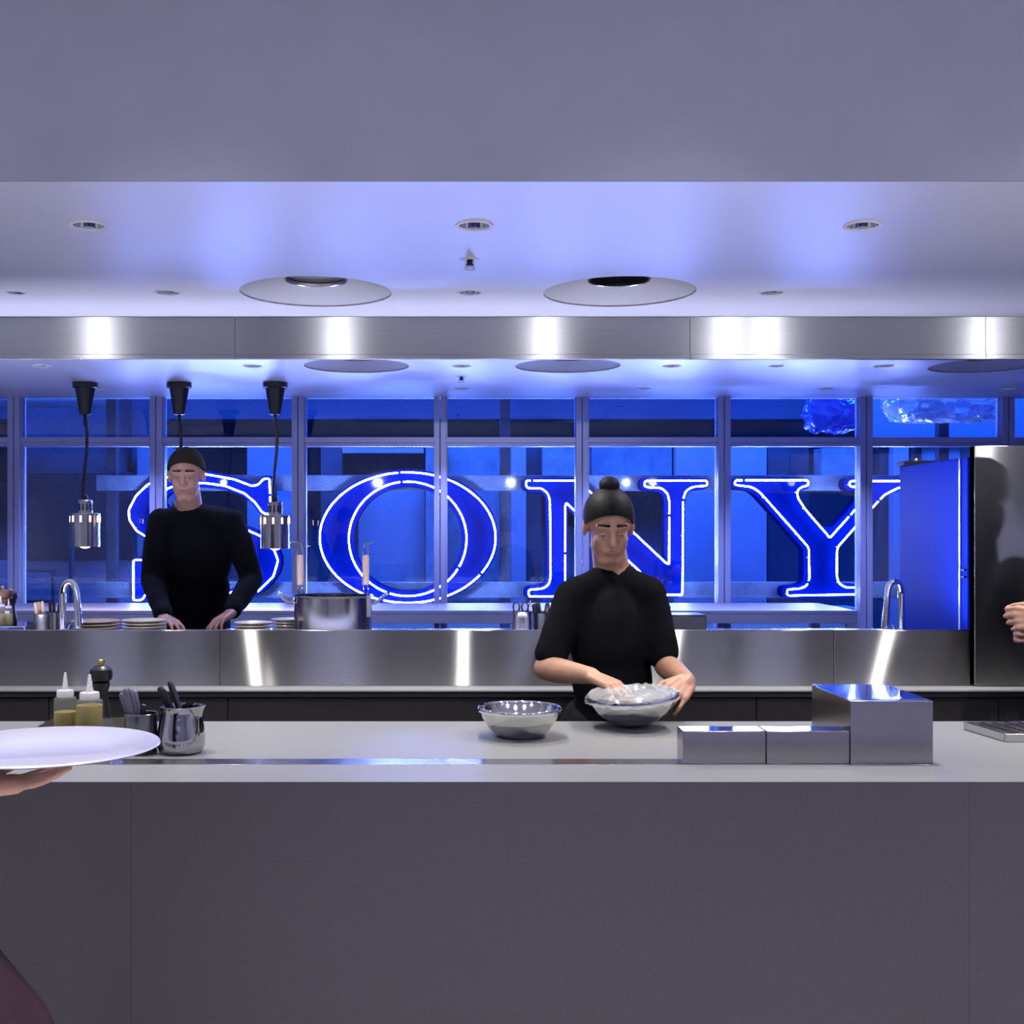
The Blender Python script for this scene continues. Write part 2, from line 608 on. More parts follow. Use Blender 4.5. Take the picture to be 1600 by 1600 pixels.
# ceiling panel with round openings, cut cell by cell
def ceiling_mesh():
    bm = bmesh.new()
    me = MB().box(XL, XR, Y_OPEN + 0.0085, Y_WIN + 0.12, Z_CEIL, Z_CEIL + 0.03).mesh('ceiling')
    o = bpy.data.objects.new('ceiling_tmp', me)
    COL.objects.link(o)
    cut = MB()
    for x, y, r in DOWN + SMALL:
        cut.lathe([(r * 0.82, -0.05), (r * 0.82, 0.08)], (x, y, Z_CEIL), 32)
    for x, y, r, _ in VENTS:
        cut.lathe([(r, -0.05), (r, 0.08)], (x, y, Z_CEIL), 72)
    c = bpy.data.objects.new('ceiling_cut', cut.mesh('cut'))
    COL.objects.link(c)
    mod = o.modifiers.new('b', 'BOOLEAN')
    mod.operation = 'DIFFERENCE'
    mod.solver = 'EXACT'
    mod.object = c
    dg = bpy.context.evaluated_depsgraph_get()
    res = bpy.data.meshes.new_from_object(o.evaluated_get(dg))
    bpy.data.objects.remove(o)
    bpy.data.objects.remove(c)
    bm.free()
    return res


struct(link_mesh('ceiling', ceiling_mesh(), M_CEIL, smooth=0), 'glossy white kitchen ceiling with round recesses', 'ceiling')


# ------------------------------------------------------------------ ceiling fixtures
def downlight_proto(r, name):
    t = thing(name, 'x x x x', 'light', (0, 0, 0), 0, 'recessed downlights in the kitchen ceiling')
    MB().lathe([(r * 0.80, 0.0), (r * 0.82, -0.003), (r * 0.96, -0.004), (r, -0.001), (r, 0.0)], n=36, close=False).build('trim_ring', M_TRIM, t)
    MB().lathe([(r * 0.80, 0.0), (r * 0.74, 0.02), (r * 0.62, 0.045), (r * 0.5, 0.065)], n=36, close=False).build('reflector', M_CHROME, t)
    MB().lathe([(0.0, 0.064), (r * 0.5, 0.064), (r * 0.5, 0.075), (0.0, 0.075)], n=24).build('lamp_lens', M_LAMP, t)
    return t


def add_spot(parent, watts, color=(1.0, 0.97, 0.92), ang=95, z=-0.006, rad=0.018, blend=0.55):
    d = bpy.data.lights.new('downlight_lamp', 'SPOT')
    d.energy = watts
    d.color = color
    d.spot_size = math.radians(ang)
    d.spot_blend = blend
    d.shadow_soft_size = rad
    o = bpy.data.objects.new('downlight_lamp', d)
    COL.objects.link(o)
    o.parent = parent
    o.location = (0, 0, z)
    return o


ORD = ['first', 'second', 'third', 'fourth', 'fifth', 'sixth']
proto = {}
ROWN = {ROW_A: 'in the row nearest the grey header', ROW_B: 'in the row just before the steel band',
        ROW_C: 'in the row just behind the steel band', ROW_D: 'in the row closest to the windows'}
cnt = {}
for x, y, r in DOWN:
    key = r
    if key not in proto:
        t = proto[key] = downlight_proto(r, 'recessed_downlight')
    else:
        t = copy_tree(proto[key])
    cnt[y] = cnt.get(y, 0) + 1
    t.location = (x, y, Z_CEIL)
    t['label'] = 'recessed downlight, %s from the left %s' % (ORD[cnt[y] - 1], ROWN[y])
for t in [o for o in list(COL.objects) if o.name.startswith('recessed_downlight') and o.parent is None]:
    far = t.location.y > 5
    add_spot(t, SPOT_W * (1.1 if far else 1.0), (0.40, 0.46, 1.0) if far else (1.0, 0.96, 0.90))
sm = downlight_proto(0.036, 'small_downlight')
sm.location = (SMALL[0][0], SMALL[0][1], Z_CEIL)
sm['label'] = 'small flat downlight near the left end of the ceiling before the band'
sm2 = copy_tree(sm)
sm2.location = (SMALL[1][0], SMALL[1][1], Z_CEIL)
sm2['label'] = 'small flat downlight between two larger ones behind the steel band'
for t in (sm, sm2):
    t['group'] = 'small downlights in the kitchen ceiling'

VL = ['round exhaust recess with a closed steel damper before the steel band', 'round exhaust recess with a black duct opening before the steel band',
      'round exhaust recess behind the band above the stock pot', 'round exhaust recess behind the band above the short-sleeved cook',
      'round exhaust recess behind the band near the tall refrigerator']
for (x, y, r, kind), lab in zip(VENTS, VL):
    t = thing('exhaust_recess', lab, 'vent', (x, y, Z_CEIL), 0, 'round exhaust recesses in the ceiling')
    MB().lathe([(r, 0.0), (r, 0.005), (r * 0.97, 0.0065), (0.104, 0.042), (0.102, 0.046)], n=72, close=False).build('cone', M_VENT, t)
    MB().lathe([(0.100, 0.050), (0.100, 0.041), (0.103, 0.0385), (0.106, 0.0395), (0.106, 0.0425)], n=48, close=False).build('collar', M_SATIN, t)
    MB().lathe([(0.101, 0.044), (0.101, 0.34), (0.0, 0.34)], n=48, close=False).build('duct', M_BLACKM, t)
    if kind == 'plate':
        MB().lathe([(0.0, 0.052), (0.092, 0.052), (0.097, 0.054), (0.097, 0.060), (0.0, 0.060)], n=48).build('damper', M_SATIN, t)

for x, y, lab in ((0.064, 3.475, 'small wire-guarded sprinkler head before the steel band'), (0.069, 6.10, 'small wire-guarded sprinkler head behind the steel band')):
    t = thing('sprinkler_head', lab, 'sprinkler', (x, y, Z_CEIL), 0, 'ceiling sprinklers')
    MB().lathe([(0.0, -0.002), (0.026, -0.002), (0.030, 0.0)], n=28, close=False).build('rose', M_TRIM, t)
    MB().lathe([(0.009, 0.0), (0.009, -0.014), (0.012, -0.015), (0.012, -0.019), (0.0, -0.020)], n=16).build('nozzle', M_BLACKM, t)
    g = MB()
    for k in range(4):
        a = math.pi / 4 + k * math.pi / 2
        cx, cy = 0.017 * math.cos(a), 0.017 * math.sin(a)
        g.tube([(cx, cy, 0), (cx, cy, -0.026), (cx * 0.8, cy * 0.8, -0.030)], 0.0012, 6)
    g.tube([(0.017 * math.cos(k * math.pi / 12), 0.017 * math.sin(k * math.pi / 12), -0.028) for k in range(24)], 0.0012, 6, closed=True)
    g.build('guard', M_CLIP, t)

# steel band under the ceiling
t = thing('steel_band', 'long brushed steel band hanging across the kitchen ceiling', 'steel band', (0, Y_BAND, Z_CEIL - 0.158))
edges = [XL, -2.49, -0.793, 0.90, 2.0, 3.6, XR]
for a, b in zip(edges[:-1], edges[1:]):
    MB().box(a + 0.0006, b - 0.0006, 0, 0.012, 0.018, 0.158).build('band_panel', M_STEELX, t, bevel=0.0006)
    MB().box(a + 0.0006, b - 0.0006, -0.006, 0.016, 0.0, 0.017).build('band_lip', M_STEELX, t, bevel=0.001)

# ------------------------------------------------------------------ front counter
t = thing('service_counter', 'long pale stone service counter with dark front panels', 'counter', (0, Y_OPEN, 0))
MB().box(XL + .01, XR - .01, 0.0042, Y_CBACK - Y_OPEN, 0.862, Z_COUNTER).build('worktop', M_STONE, t, bevel=0.001)
fe = [XL + .01, -2.63, -0.722, 1.188, 3.1, XR - .01]
for a, b in zip(fe[:-1], fe[1:]):
    MB().box(a + 0.0003, b - 0.0003, 0.0, 0.004, 0.02, 0.8998).box(a + 0.0003, b - 0.0003, 0.004, 0.03, 0.02, 0.8615).build('front_panel', M_FRONT, t)
MB().box(XL + .01, XR - .01, 0.03, Y_CBACK - Y_OPEN - 0.05, 0.02, 0.862).build('core', M_DARKCAB, t)
MB().box(-0.93, 1.18, 2.897 - Y_OPEN, 2.968 - Y_OPEN, 0.899, 0.9012).build('steel_strip', M_SATIN, t, bevel=0.0004)

# ------------------------------------------------------------------ steel island behind the aisle
t = thing('steel_island', 'long stainless steel kitchen island behind the cook with the bowl', 'island', (0, Y_ISL, 0))
MB().box(XL + .01, XR - .01, 0, 0.20, 0.893, 0.90).build('ledge', M_LEDGE, t, bevel=0.001)
MB().box(XL + .01, XR - .01, 0.012, 1.0, 0.8725, 0.8928).build('ledge_core', M_DARKCAB, t)
ue = [XL + .01, -3.114, -0.844, 1.426, 1.931]
for a, b in zip(ue[:-1], ue[1:]):
    MB().box(a + 0.0008, b - 0.0008, Y_UP - Y_ISL, Y_UP - Y_ISL + 0.03, 0.90, Z_UP).build('upstand_panel', M_STEEL, t, bevel=0.0015)
MB().box(XL + .01, 1.93, Y_UP - Y_ISL + 0.03, 1.0, 0.90, Z_WORK).build('worktop', M_SATIN, t, bevel=0.002)
de = [XL + .01, -3.4, -2.4, -1.45, -0.80, 0.25, 1.12, 2.0, 2.9, 3.8, XR - .01]
for a, b in zip(de[:-1], de[1:]):
    MB().box(a + 0.002, b - 0.002, 0.03, 0.05, 0.10, 0.868).build('cabinet_door', M_DARKCAB, t, bevel=0.001)
MB().box(XL + .01, XR - .01, 0.05, 1.0, 0.02, 0.872).build('carcass', M_BLACKM, t)

# ------------------------------------------------------------------ pass shelf below the windows
PX1 = 2.184
t = thing('pass_shelf', 'pale painted pass shelf running below the windows', 'shelf', (0, 6.31, 0))
MB().box(XL, PX1, 0, 0.685, 1.032, 1.05).build('shelf_top', M_PASS, t, bevel=0.001)
MB().box(XL, PX1, 0.001, 0.03, 0.982, 1.0315).build('shelf_apron', M_PASS, t, bevel=0.001)
for x in (PX1 - 0.052, -2.9):
    MB().box(x, x + 0.05, 0.002, 0.052, 0.0, 0.9815).build('leg', M_PASS, t, bevel=0.001)
    MB().box(x, x + 0.05, 0.63, 0.68, 0.0, 1.0315).build('leg', M_PASS, t, bevel=0.001)

# ------------------------------------------------------------------ windows
W = 0.842
x0 = (243 - 700) / 264.0 - 3 * W
Zt0, Zt1 = 1.978, 2.031
ZB = 0.62
ZT = Z_CEIL + 0.03
for k in range(11):
    a, b = x0 + k * W, x0 + (k + 1) * W
    if b > XR:
        b = XR
    if a < XL:
        continue
    g = 0.0025
    j = 0.034
    wn = struct_empty('window_%d' % (k + 1), (a, Y_WIN, ZB), 'tall framed wired-glass window in the blue glazed wall', 'window')
    wd = b - a
    h = ZT - ZB
    MB().box(g, g + j, 0, 0.10, 0, h).build('jamb', M_FRAME, wn, bevel=0.002)
    MB().box(wd - g - j, wd - g, 0, 0.10, 0, h).build('jamb', M_FRAME, wn, bevel=0.002)
    MB().box(g + j, g + j + 0.008, 0.03, 0.09, 0.05, h).build('glazing_bead', M_FRAME, wn)
    MB().box(g + j, wd - g - j, 0.004, 0.10, Zt0 - ZB + 0.02, Zt1 - ZB).build('transom', M_FRAME, wn, bevel=0.002)
    MB().box(g + j, wd - g - j, 0.010, 0.10, Zt0 - ZB, Zt0 - ZB + 0.019).build('transom_bead', M_FRAME, wn, bevel=0.002)
    MB().box(g + j, wd - g - j, 0.004, 0.10, 0, 0.05).build('bottom_rail', M_FRAME, wn, bevel=0.002)
    MB().box(g + j, wd - g - j, 0.060, 0.066, Zt1 - ZB, h).build('upper_pane', M_GLASS_U, wn, smooth=0)
    MB().box(g + j, wd - g - j, 0.060, 0.066, 0.05, Zt0 - ZB).build('lower_pane', M_GLASS_L, wn, smooth=0)
struct(MB().box(XL, XR, Y_WIN + 0.02, Y_WIN + 0.10, 0, ZB).build('wall_window_sill', M_WALL), 'low wall under the glazed wall', 'wall')

# ------------------------------------------------------------------ neon letters
def P2(p):
    q = px(p[0], p[1], Y_SIGN)
    return Vector((q.x, 0, q.z))


def cr(pts, ox, oy, k=3.5556):
    return [(x / k + ox, y / k + oy) for x, y in pts]


def ellipse(cx, cy, rx, ry, n=72, a0=0, a1=360):
    return [(cx + rx * math.cos(math.radians(a0 + (a1 - a0) * i / n)), cy + ry * math.sin(math.radians(a0 + (a1 - a0) * i / n))) for i in range(n + 1)]


def offset_poly(pts, d):
    n = len(pts)
    A = sum(pts[i].x * pts[(i + 1) % n].z - pts[(i + 1) % n].x * pts[i].z for i in range(n))
    s = 1 if A > 0 else -1
    out = []
    for i in range(n):
        e1 = (pts[i] - pts[i - 1])
        e2 = (pts[(i + 1) % n] - pts[i])
        if e1.length < 1e-7 or e2.length < 1e-7:
            out.append(pts[i].copy())
            continue
        e1.normalize()
        e2.normalize()
        n1 = Vector((e1.z, 0, -e1.x)) * s
        n2 = Vector((e2.z, 0, -e2.x)) * s
        m = n1 + n2
        if m.length < 0.3:
            m = n1.copy()
        m.normalize()
        c = max(0.5, m.dot(n1))
        out.append(pts[i] + m * (d / c))
    return out


def fill_mesh(name, polys, depth):
    cu = bpy.data.curves.new(name, 'CURVE')
    cu.dimensions = '2D'
    cu.fill_mode = 'BOTH'
    cu.extrude = depth / 2
    for pts in polys:
        sp = cu.splines.new('POLY')
        sp.points.add(len(pts) - 1)
        for q, p in zip(sp.points, pts):
            q.co = (p.x, p.z, 0, 1)
        sp.use_cyclic_u = True
    o = bpy.data.objects.new(name, cu)
    COL.objects.link(o)
    dg = bpy.context.evaluated_depsgraph_get()
    me = bpy.data.meshes.new_from_object(o.evaluated_get(dg))
    bpy.data.objects.remove(o)
    bpy.data.curves.remove(cu)
    me.transform(Matrix.Rotation(math.pi / 2, 4, 'X'))
    return me


S_OUT = [(411, 748), (421, 748), (423, 803), (415, 803), (409, 800), (399, 785.6), (382, 771), (351, 759), (318, 754.5), (284, 756), (262, 763),
         (248, 775), (248, 789), (262, 801), (300, 810), (345, 817), (381, 826), (408, 838), (427, 856), (434.5, 876), (427, 901), (402, 925),
         (360, 939), (320, 942), (285, 939), (255, 929), (236, 921), (228, 928), (222, 938), (208.5, 938), (208.5, 875), (222, 874.5), (232, 895),
         (252, 914), (280, 926), (320, 931), (358, 927), (384, 914), (398, 896), (394, 880), (372, 868), (320, 859), (265, 850), (232, 841),
         (213, 829), (202, 812), (201, 797), (213, 774), (231, 757), (256, 747), (283, 740.5), (316, 740), (366, 749), (394, 759.5), (405, 757)]
N_OUT = cr([(150, 537), (425, 537), (445, 543), (925, 993), (944, 1003), (945, 650), (935, 605), (900, 578), (825, 574), (808, 566), (808, 543),
            (822, 537), (1150, 537), (1156, 545), (1154, 565), (1080, 571), (1038, 590), (1022, 640), (1018, 1172), (920, 1171), (372, 660),
            (366, 680), (366, 1090), (380, 1125), (410, 1138), (470, 1142), (478, 1155), (474, 1180), (165, 1180), (163, 1148), (175, 1142), (235, 1138),
            (272, 1120), (286, 1080), (282, 650), (270, 605), (235, 580), (160, 578), (150, 568)], 780, 600)
Y_OUT = cr([(-2, 535), (400, 535), (402, 565), (365, 571), (338, 595), (345, 635), (385, 697), (522, 855), (663, 697), (712, 632), (706, 592),
            (680, 572), (640, 571), (631, 562), (632, 544), (645, 539), (985, 539), (990, 565), (965, 574), (900, 578), (825, 616), (755, 690),
            (663, 795), (566, 905), (560, 935), (560, 1070), (573, 1110), (610, 1130), (690, 1132), (704, 1142), (702, 1162), (690, 1168),
            (292, 1176), (283, 1165), (285, 1145), (300, 1140), (355, 1138), (395, 1120), (408, 1080), (405, 925), (400, 905), (335, 830),
            (180, 655), (130, 600), (90, 573), (40, 566), (0, 562), (-8, 552)], 1150, 600)


def split_path(pts, cuts, gap):
    """break a closed outline into open tubes at the given fractions of its length"""
    n = len(pts)
    L = [0]
    for i in range(n):
        L.append(L[-1] + (pts[(i + 1) % n] - pts[i]).length)
    T = L[-1]

    def at(s):
        s %= T
        for i in range(n):
            if L[i + 1] >= s:
                u = (s - L[i]) / max(1e-9, L[i + 1] - L[i])
                return pts[i].lerp(pts[(i + 1) % n], u)
        return pts[0].copy()
    out = []
    for c0, c1 in zip(cuts, cuts[1:] + [cuts[0] + 1]):
        s0, s1 = c0 * T + gap, c1 * T - gap
        seg = [at(s0)]
        ks = sorted([l for l in L[:-1]] + [l + T for l in L[:-1]])
        for l in ks:
            if s0 + 0.002 < l < s1 - 0.002:
                seg.append(at(l))
        seg.append(at(s1))
        out.append(seg)
    return out


DEPTH = 0.11
LET = [
    ('letter S half hidden by the cook in long sleeves', [S_OUT], [0.02, 0.13, 0.36, 0.56, 0.80], 1),
    ('letter O between the stock pot and the window mullion', [ellipse(637, 840, 137.5, 102)[:-1], ellipse(637, 842, 92, 89.5)[:-1]], [0.08, 0.30, 0.73], 0),
    ('letter N behind the cook with the bowl', [N_OUT], [0.005, 0.24, 0.40, 0.53, 0.72], 1),
    ('letter Y beside the tall refrigerator', [Y_OUT], [0.01, 0.25, 0.47, 0.66, 0.80], 1),
]
for lab, polys, cuts, sm in LET:
    P = [[P2(p) for p in poly] for poly in polys]
    Pc = [chaikin(tight(p, 0.022) if sm else p, 2 if sm else 1, True) for p in P]
    cx = sum(p.x for p in Pc[0]) / len(Pc[0])
    zb = min(p.z for p in Pc[0]) - 0.03
    org = Vector((cx, 0, zb))
    Pc = [[p - org for p in q] for q in Pc]
    t = thing('neon_letter', 'blue enamel neon-outlined ' + lab, 'neon letter', (cx, Y_SIGN, zb), 0, 'neon letters behind the glass')
    Pl = [[p - org for p in q] for q in P]
    bodies = [chaikin(offset_poly(Pl[0], 0.022), 1, True)]
    if len(Pl) > 1:
        bodies.append(chaikin(offset_poly(Pl[1], -0.030), 1, True))
    me = fill_mesh('letter_body', bodies, DEPTH)
    o = link_mesh('letter_body', me, M_LETTER, t, smooth=30)
    o.location = (0, DEPTH / 2 + 0.05, 0)
    for qi, q in enumerate(Pc):
        for seg in split_path(q, cuts, 0.010):
            tb = MB().tube(seg, 0.0048, 8).build('neon_tube', M_NEON, t)
            step = max(3, len(seg) // 4)
            for i in range(step // 2, len(seg) - 1, step):
                p = seg[i]
                MB().cap(p + Vector((0, 0.003, 0)), p + Vector((0, 0.054, 0)), 0.004, 0.004, 6).build('tube_clip', M_CLIP, tb)

# rails and posts that carry the letters
for ya, yb, lab in ((743, 767, 'upper steel rail carrying the neon letters'), (909, 934, 'lower steel rail carrying the neon letters')):
    za, zb_ = px(0, yb, Y_SIGN + 0.2).z, px(0, ya, Y_SIGN + 0.2).z
    tag(MB().box(-2.35, 3.4, Y_SIGN + 0.1605, Y_SIGN + 0.21, za, zb_).build('sign_rail', M_CONC, bevel=0.003), lab, 'rail', 'rails behind the neon letters')
for x, lab in ((-2.3, 'steel post holding the sign rails beyond the letter S'), (0.35, 'steel post holding the sign rails between O and N'),
               (3.3, 'steel post holding the sign rails behind the refrigerator')):
    tag(MB().box(x, x + 0.07, Y_SIGN + 0.211, Y_SIGN + 0.28, 0, 3.4).build('sign_post', M_DARKP, bevel=0.003), lab, 'post', 'posts behind the neon letters')

# ------------------------------------------------------------------ things in the room behind the glass
def panel(name, x0_, x1_, y0_, y1_, d, m, lab, cat, th=0.12, floor=False):
    a, b = px(x0_, y1_, d), px(x1_, y0_, d)
    return tag(MB().box(a.x, b.x, d, d + th, 0.0 if floor else a.z, b.z).build(name, m, bevel=0.003), lab, cat)


panel('storage_cabinet', 36, 172, 560, 876, 8.7, M_DARKP, 'tall dark textured cabinet behind the leftmost full window', 'cabinet', 0.6)
panel('black_board', 36, 206, 738, 875, 8.58, M_BLACKP, 'black board standing low behind the first heat lamp', 'board', 0.05)
panel('low_partition', -60, 205, 876, 1010, 8.62, M_PALE, 'pale low partition under the black board', 'partition', 0.05, True)
t = thing('framed_panel', 'small speckled framed panel behind the knife cup', 'panel', px(56, 942, 8.588))
MB().box(-0.13, 0.13, 0, 0.03, 0, 0.24).build('frame', M_DARKP, t, bevel=0.003)
MB().box(-0.11, 0.11, -0.004, 0.0, 0.02, 0.22).build('infill', M_CONC, t)
a = px(112, 0, 8.4)
tag(MB().lathe([(0.02, 0), (0.02, 1.45)], (a.x, 8.4, 0), 16).build('standpipe', M_DARKP), 'thin dark vertical pipe behind the left faucet', 'pipe')
b = px(0, 629, 8.6)
tag(MB().tube([(-4.5, 8.45, b.z), (px(174, 0, 8.45).x, 8.45, b.z)], 0.055, 24).build('air_duct', M_DUCT), 'pale horizontal air duct above the first heat lamp', 'duct')
BP = [
    (172, 240, 640, 748, 9.4, M_BACKW, 'grey-blue panel beside the tall dark cabinet', 0.1),
    (214, 262, 697, 1010, 9.1, M_PALE, 'pale column behind the letter S', 0.3),
    (386, 470, 690, 1010, 9.6, M_PALE, 'wide pale partition between the letters S and O', 0.1),
    (501, 534, 690, 745, 9.0, M_DARKP, 'dark hanging box above the letter O', 0.1),
    (501, 531, 768, 905, 9.0, M_DARKP, 'dark low column behind the left of the letter O', 0.1),
    (535, 662, 700, 708, 8.9, M_PALE, 'pale strip above the letter O', 0.05),
    (560, 664, 760, 1010, 9.3, M_PALE, 'pale partition seen through the letter O', 0.1),
    (665, 686, 690, 1010, 9.2, M_CONC, 'concrete column inside the letter O', 0.2),
    (700, 798, 690, 940, 9.4, M_CONC, 'concrete panel between the letters O and N', 0.2),
    (799, 822, 690, 1010, 9.0, M_PALE, 'pale slim column left of the letter N', 0.15),
    (822, 846, 690, 1010, 9.2, M_DARKP, 'dark slot behind the left stem of the letter N', 0.1),
    (848, 905, 690, 745, 9.0, M_CONC, 'concrete block over the left of the letter N', 0.2),
    (925, 1050, 690, 748, 9.5, M_CONC, 'broad concrete beam over the letter N', 0.2),
    (1056, 1125, 690, 1010, 9.1, M_PALE, 'pale door-like partition right of the letter N', 0.1),
    (1140, 1198, 690, 1010, 9.0, M_PALE, 'pale column behind the left arm of the letter Y', 0.2),
    (1200, 1264, 690, 1010, 9.3, M_DARKP, 'dark panel behind the stem of the letter Y', 0.1),
    (1284, 1345, 700, 765, 9.0, M_CONC, 'concrete box between the arms of the letter Y', 0.2),
    (1376, 1392, 690, 940, 9.0, M_DARKP, 'dark strip beside the tall refrigerator', 0.1),
    (1396, 1420, 690, 1010, 8.9, M_PALE, 'pale strip next to the right faucet', 0.1),
    (1364, 1640, 560, 692, 8.95, M_PALE, 'pale board behind the foil-wrapped duct', 0.04),
    (1440, 1500, 694, 720, 9.0, M_CONC, 'concrete lump above the refrigerator top', 0.2),
]
for a_, b_, c_, d_, dep, m_, lab, th in BP:
    panel('wall_panel', a_, b_, c_, d_, dep, m_, lab, 'panel', th, floor=(d_ >= 1000))['group'] = 'panels in the room behind the glass'
panel('floor_plinth', 250, 1345, 950, 1010, 8.3, M_DUCT, 'long pale plinth below the neon letters', 'plinth', 0.3, True)
panel('ceiling_beam', -100, 1352, 560, 655, 9.9, M_BACKW, 'broad beam high behind the upper panes', 'beam', 0.3)
struct(MB().box(XL, XR, Y_WIN + 0.13, 12.1, 3.2, 3.25).build('ceiling_sign_room', M_BACKW), 'ceiling of the room behind the glass', 'ceiling')


def crumple(name, c, size, amp, m, lab, cat, seed, n=34):
    rnd = random.Random(seed)
    bm = bmesh.new()
    bmesh.ops.create_cube(bm, size=1.0)
    bmesh.ops.subdivide_edges(bm, edges=bm.edges, cuts=n, use_grid_fill=True)
    from mathutils import noise as nz
    for v in bm.verts:
        p = v.co.copy()
        rr = 1.0 - 0.25 * abs(p.z) * 2
        q = Vector((p.x * size[0] * (1 - 0.20 * max(0, -p.z * 2)), p.y * size[1] * rr, p.z * size[2]))
        k = Vector((q.x * 9 + seed, q.y * 9, q.z * 12))
        nvec = nz.noise_vector(k) * amp + nz.noise_vector(k * 2.7) * amp * 0.5
        v.co = q + nvec
    me = bpy.data.meshes.new(name)
    bm.to_mesh(me)
    bm.free()
    o = tag(link_mesh(name, me, m, None, smooth=22, loc=c), lab, cat)
    for sx in (-0.3, 0.3):
        MB().tube([(sx * size[0], 0, 0), (sx * size[0], 0, 3.2 - c.z)], 0.004, 8).build('hanger_rod', M_DARKSTEEL, o)
    return o


crumple('foil_bundle', px(1476, 630, 7.55), (0.72, 0.34, 0.22), 0.030, M_FOIL, 'crumpled silver foil wrapped round a duct behind the upper glass', 'foil', 3)
crumple('plastic_bundle', px(1300, 650, 7.5), (0.30, 0.24, 0.20), 0.03, M_SHEET, 'crumpled blue plastic sheet behind the upper glass above the letter Y', 'plastic sheet', 8, 22)

# ------------------------------------------------------------------ heat lamps over the pass
HL_Y = 6.35
def heat_lamp(xp, yb, lab):
    x = (xp - VX) * HL_Y / F
    k = HL_Y / F
    ztop = Z_CEIL
    zb = EYE - (yb - VY) * k
    t = thing('heat_lamp', lab, 'heat lamp', (x, HL_Y, zb), 0, 'heat lamps hanging over the pass')
    H = ztop - zb
    MB().lathe([(0.0, H - 0.0005), (0.066, H - 0.0005), (0.066, H - 0.026), (0.060, H - 0.030), (0.0, H - 0.030)], n=36).build('ceiling_canopy', M_BLACK, t)
    MB().lathe([(0.0, H - 0.029), (0.052, H - 0.029), (0.030, H - 0.168), (0.026, H - 0.172), (0.0, H - 0.172)], n=36).build('recoil_cone', M_BLACK, t)
    # coiled top of the cord, then a slack cord
    co = []
    z1, z2 = H - 0.172, H - 0.235
    for i in range(73):
        u = i / 72
        a = u * 2 * math.pi * 6
        co.append((0.0085 * math.cos(a), 0.0085 * math.sin(a), z1 + (z2 - z1) * u))
    MB().tube(co, 0.0032, 6).build('cord_coil', M_BLACK, t)
    pts = [(0, 0, H - 0.17)]
    zc = 0.255
    for i in range(1, 13):
        u = i / 12
        pts.append((0.010 * math.sin(u * 5.2), 0, H - 0.17 + (zc - (H - 0.17)) * u))
    MB().tube(pts, 0.0085, 10).build('cord', M_BLACK, t)
    MB().lathe([(0.0, 0.278), (0.014, 0.276), (0.016, 0.238)], n=16).build('cord_grip', M_BLACK, t)
    nk = MB().lathe([(0.0, 0.250), (0.034, 0.250), (0.039, 0.246), (0.039, 0.182), (0.0, 0.182)], n=36).build('lamp_neck', M_SATIN, t)
    for k_ in range(12):
        a = 2 * math.pi * k_ / 12
        c = Vector((0.0392 * math.cos(a), 0.0392 * math.sin(a), 0.212))
        o = MB().box(-0.004, 0.004, -0.001, 0.001, -0.018, 0.018).build('vent_slot', M_BLACK, nk)
        o.location = c
        o.rotation_euler = (0, 0, a + math.pi / 2)
    sh = MB().lathe([(0.039, 0.180), (0.074, 0.180), (0.0775, 0.176), (0.0775, 0.0), (0.075, 0.0), (0.075, 0.172), (0.039, 0.176)], n=48, close=False).build('lamp_shade', M_SATIN, t)
    for k_ in range(10):
        a = 2 * math.pi * k_ / 10 - math.pi / 2
        o = MB().box(-0.0042, 0.0042, -0.001, 0.001, -0.016, 0.016).build('glow_slot', M_HEAT, sh)
        o.location = (0.0778 * math.cos(a), 0.0778 * math.sin(a), 0.148)
        o.rotation_euler = (0, 0, a + math.pi / 2)
    MB().ell((0, 0, 0.028), (0.042, 0.042, 0.038), nu=20, nv=12).build('bulb', M_HEAT, t)
    d = bpy.data.lights.new('heat_lamp_bulb', 'SPOT')
    d.energy = 9.0
    d.color = (1.0, 0.66, 0.38)
    d.spot_size = math.radians(125)
    d.spot_blend = 0.5
    d.shadow_soft_size = 0.03
    o = bpy.data.objects.new('heat_lamp_bulb', d)
    COL.objects.link(o)
    o.parent = t
    o.location = (0, 0, -0.014)
    return t


heat_lamp(133, 854, 'steel heat lamp on a black cord, leftmost of the three')
heat_lamp(280, 856, 'steel heat lamp on a black cord hidden behind the standing cook')
heat_lamp(430, 857, 'steel heat lamp on a black cord beside the stock pot')


# ------------------------------------------------------------------ added light strip, unseen behind the steel upstand, to brighten the ceiling
t = thing('added_uplight_strip', 'thin lavender light strip added behind the steel upstand to brighten the ceiling', 'light strip', (-1.35, Y_UP + 0.048, Z_WORK + 0.0005))
MB().box(-3.2, 3.2, -0.014, 0.014, 0, 0.012).build('channel', M_SATIN, t, bevel=0.001)
MB().box(-3.19, 3.19, -0.010, 0.010, 0.0121, 0.0145).build('diffuser', mat('added_uplight_diffuser', (0.9, 0.9, 0.95), 0.4, emit=(0.72, 0.74, 1.0), estr=3.0), t)
ld = area_light('added_uplight_lamp', (0, 0, 0.02), (math.pi, 0, 0), 6.3, UPLIGHT_W, (0.58, 0.61, 1.0), 0.02, math.radians(150))
ld.parent = t

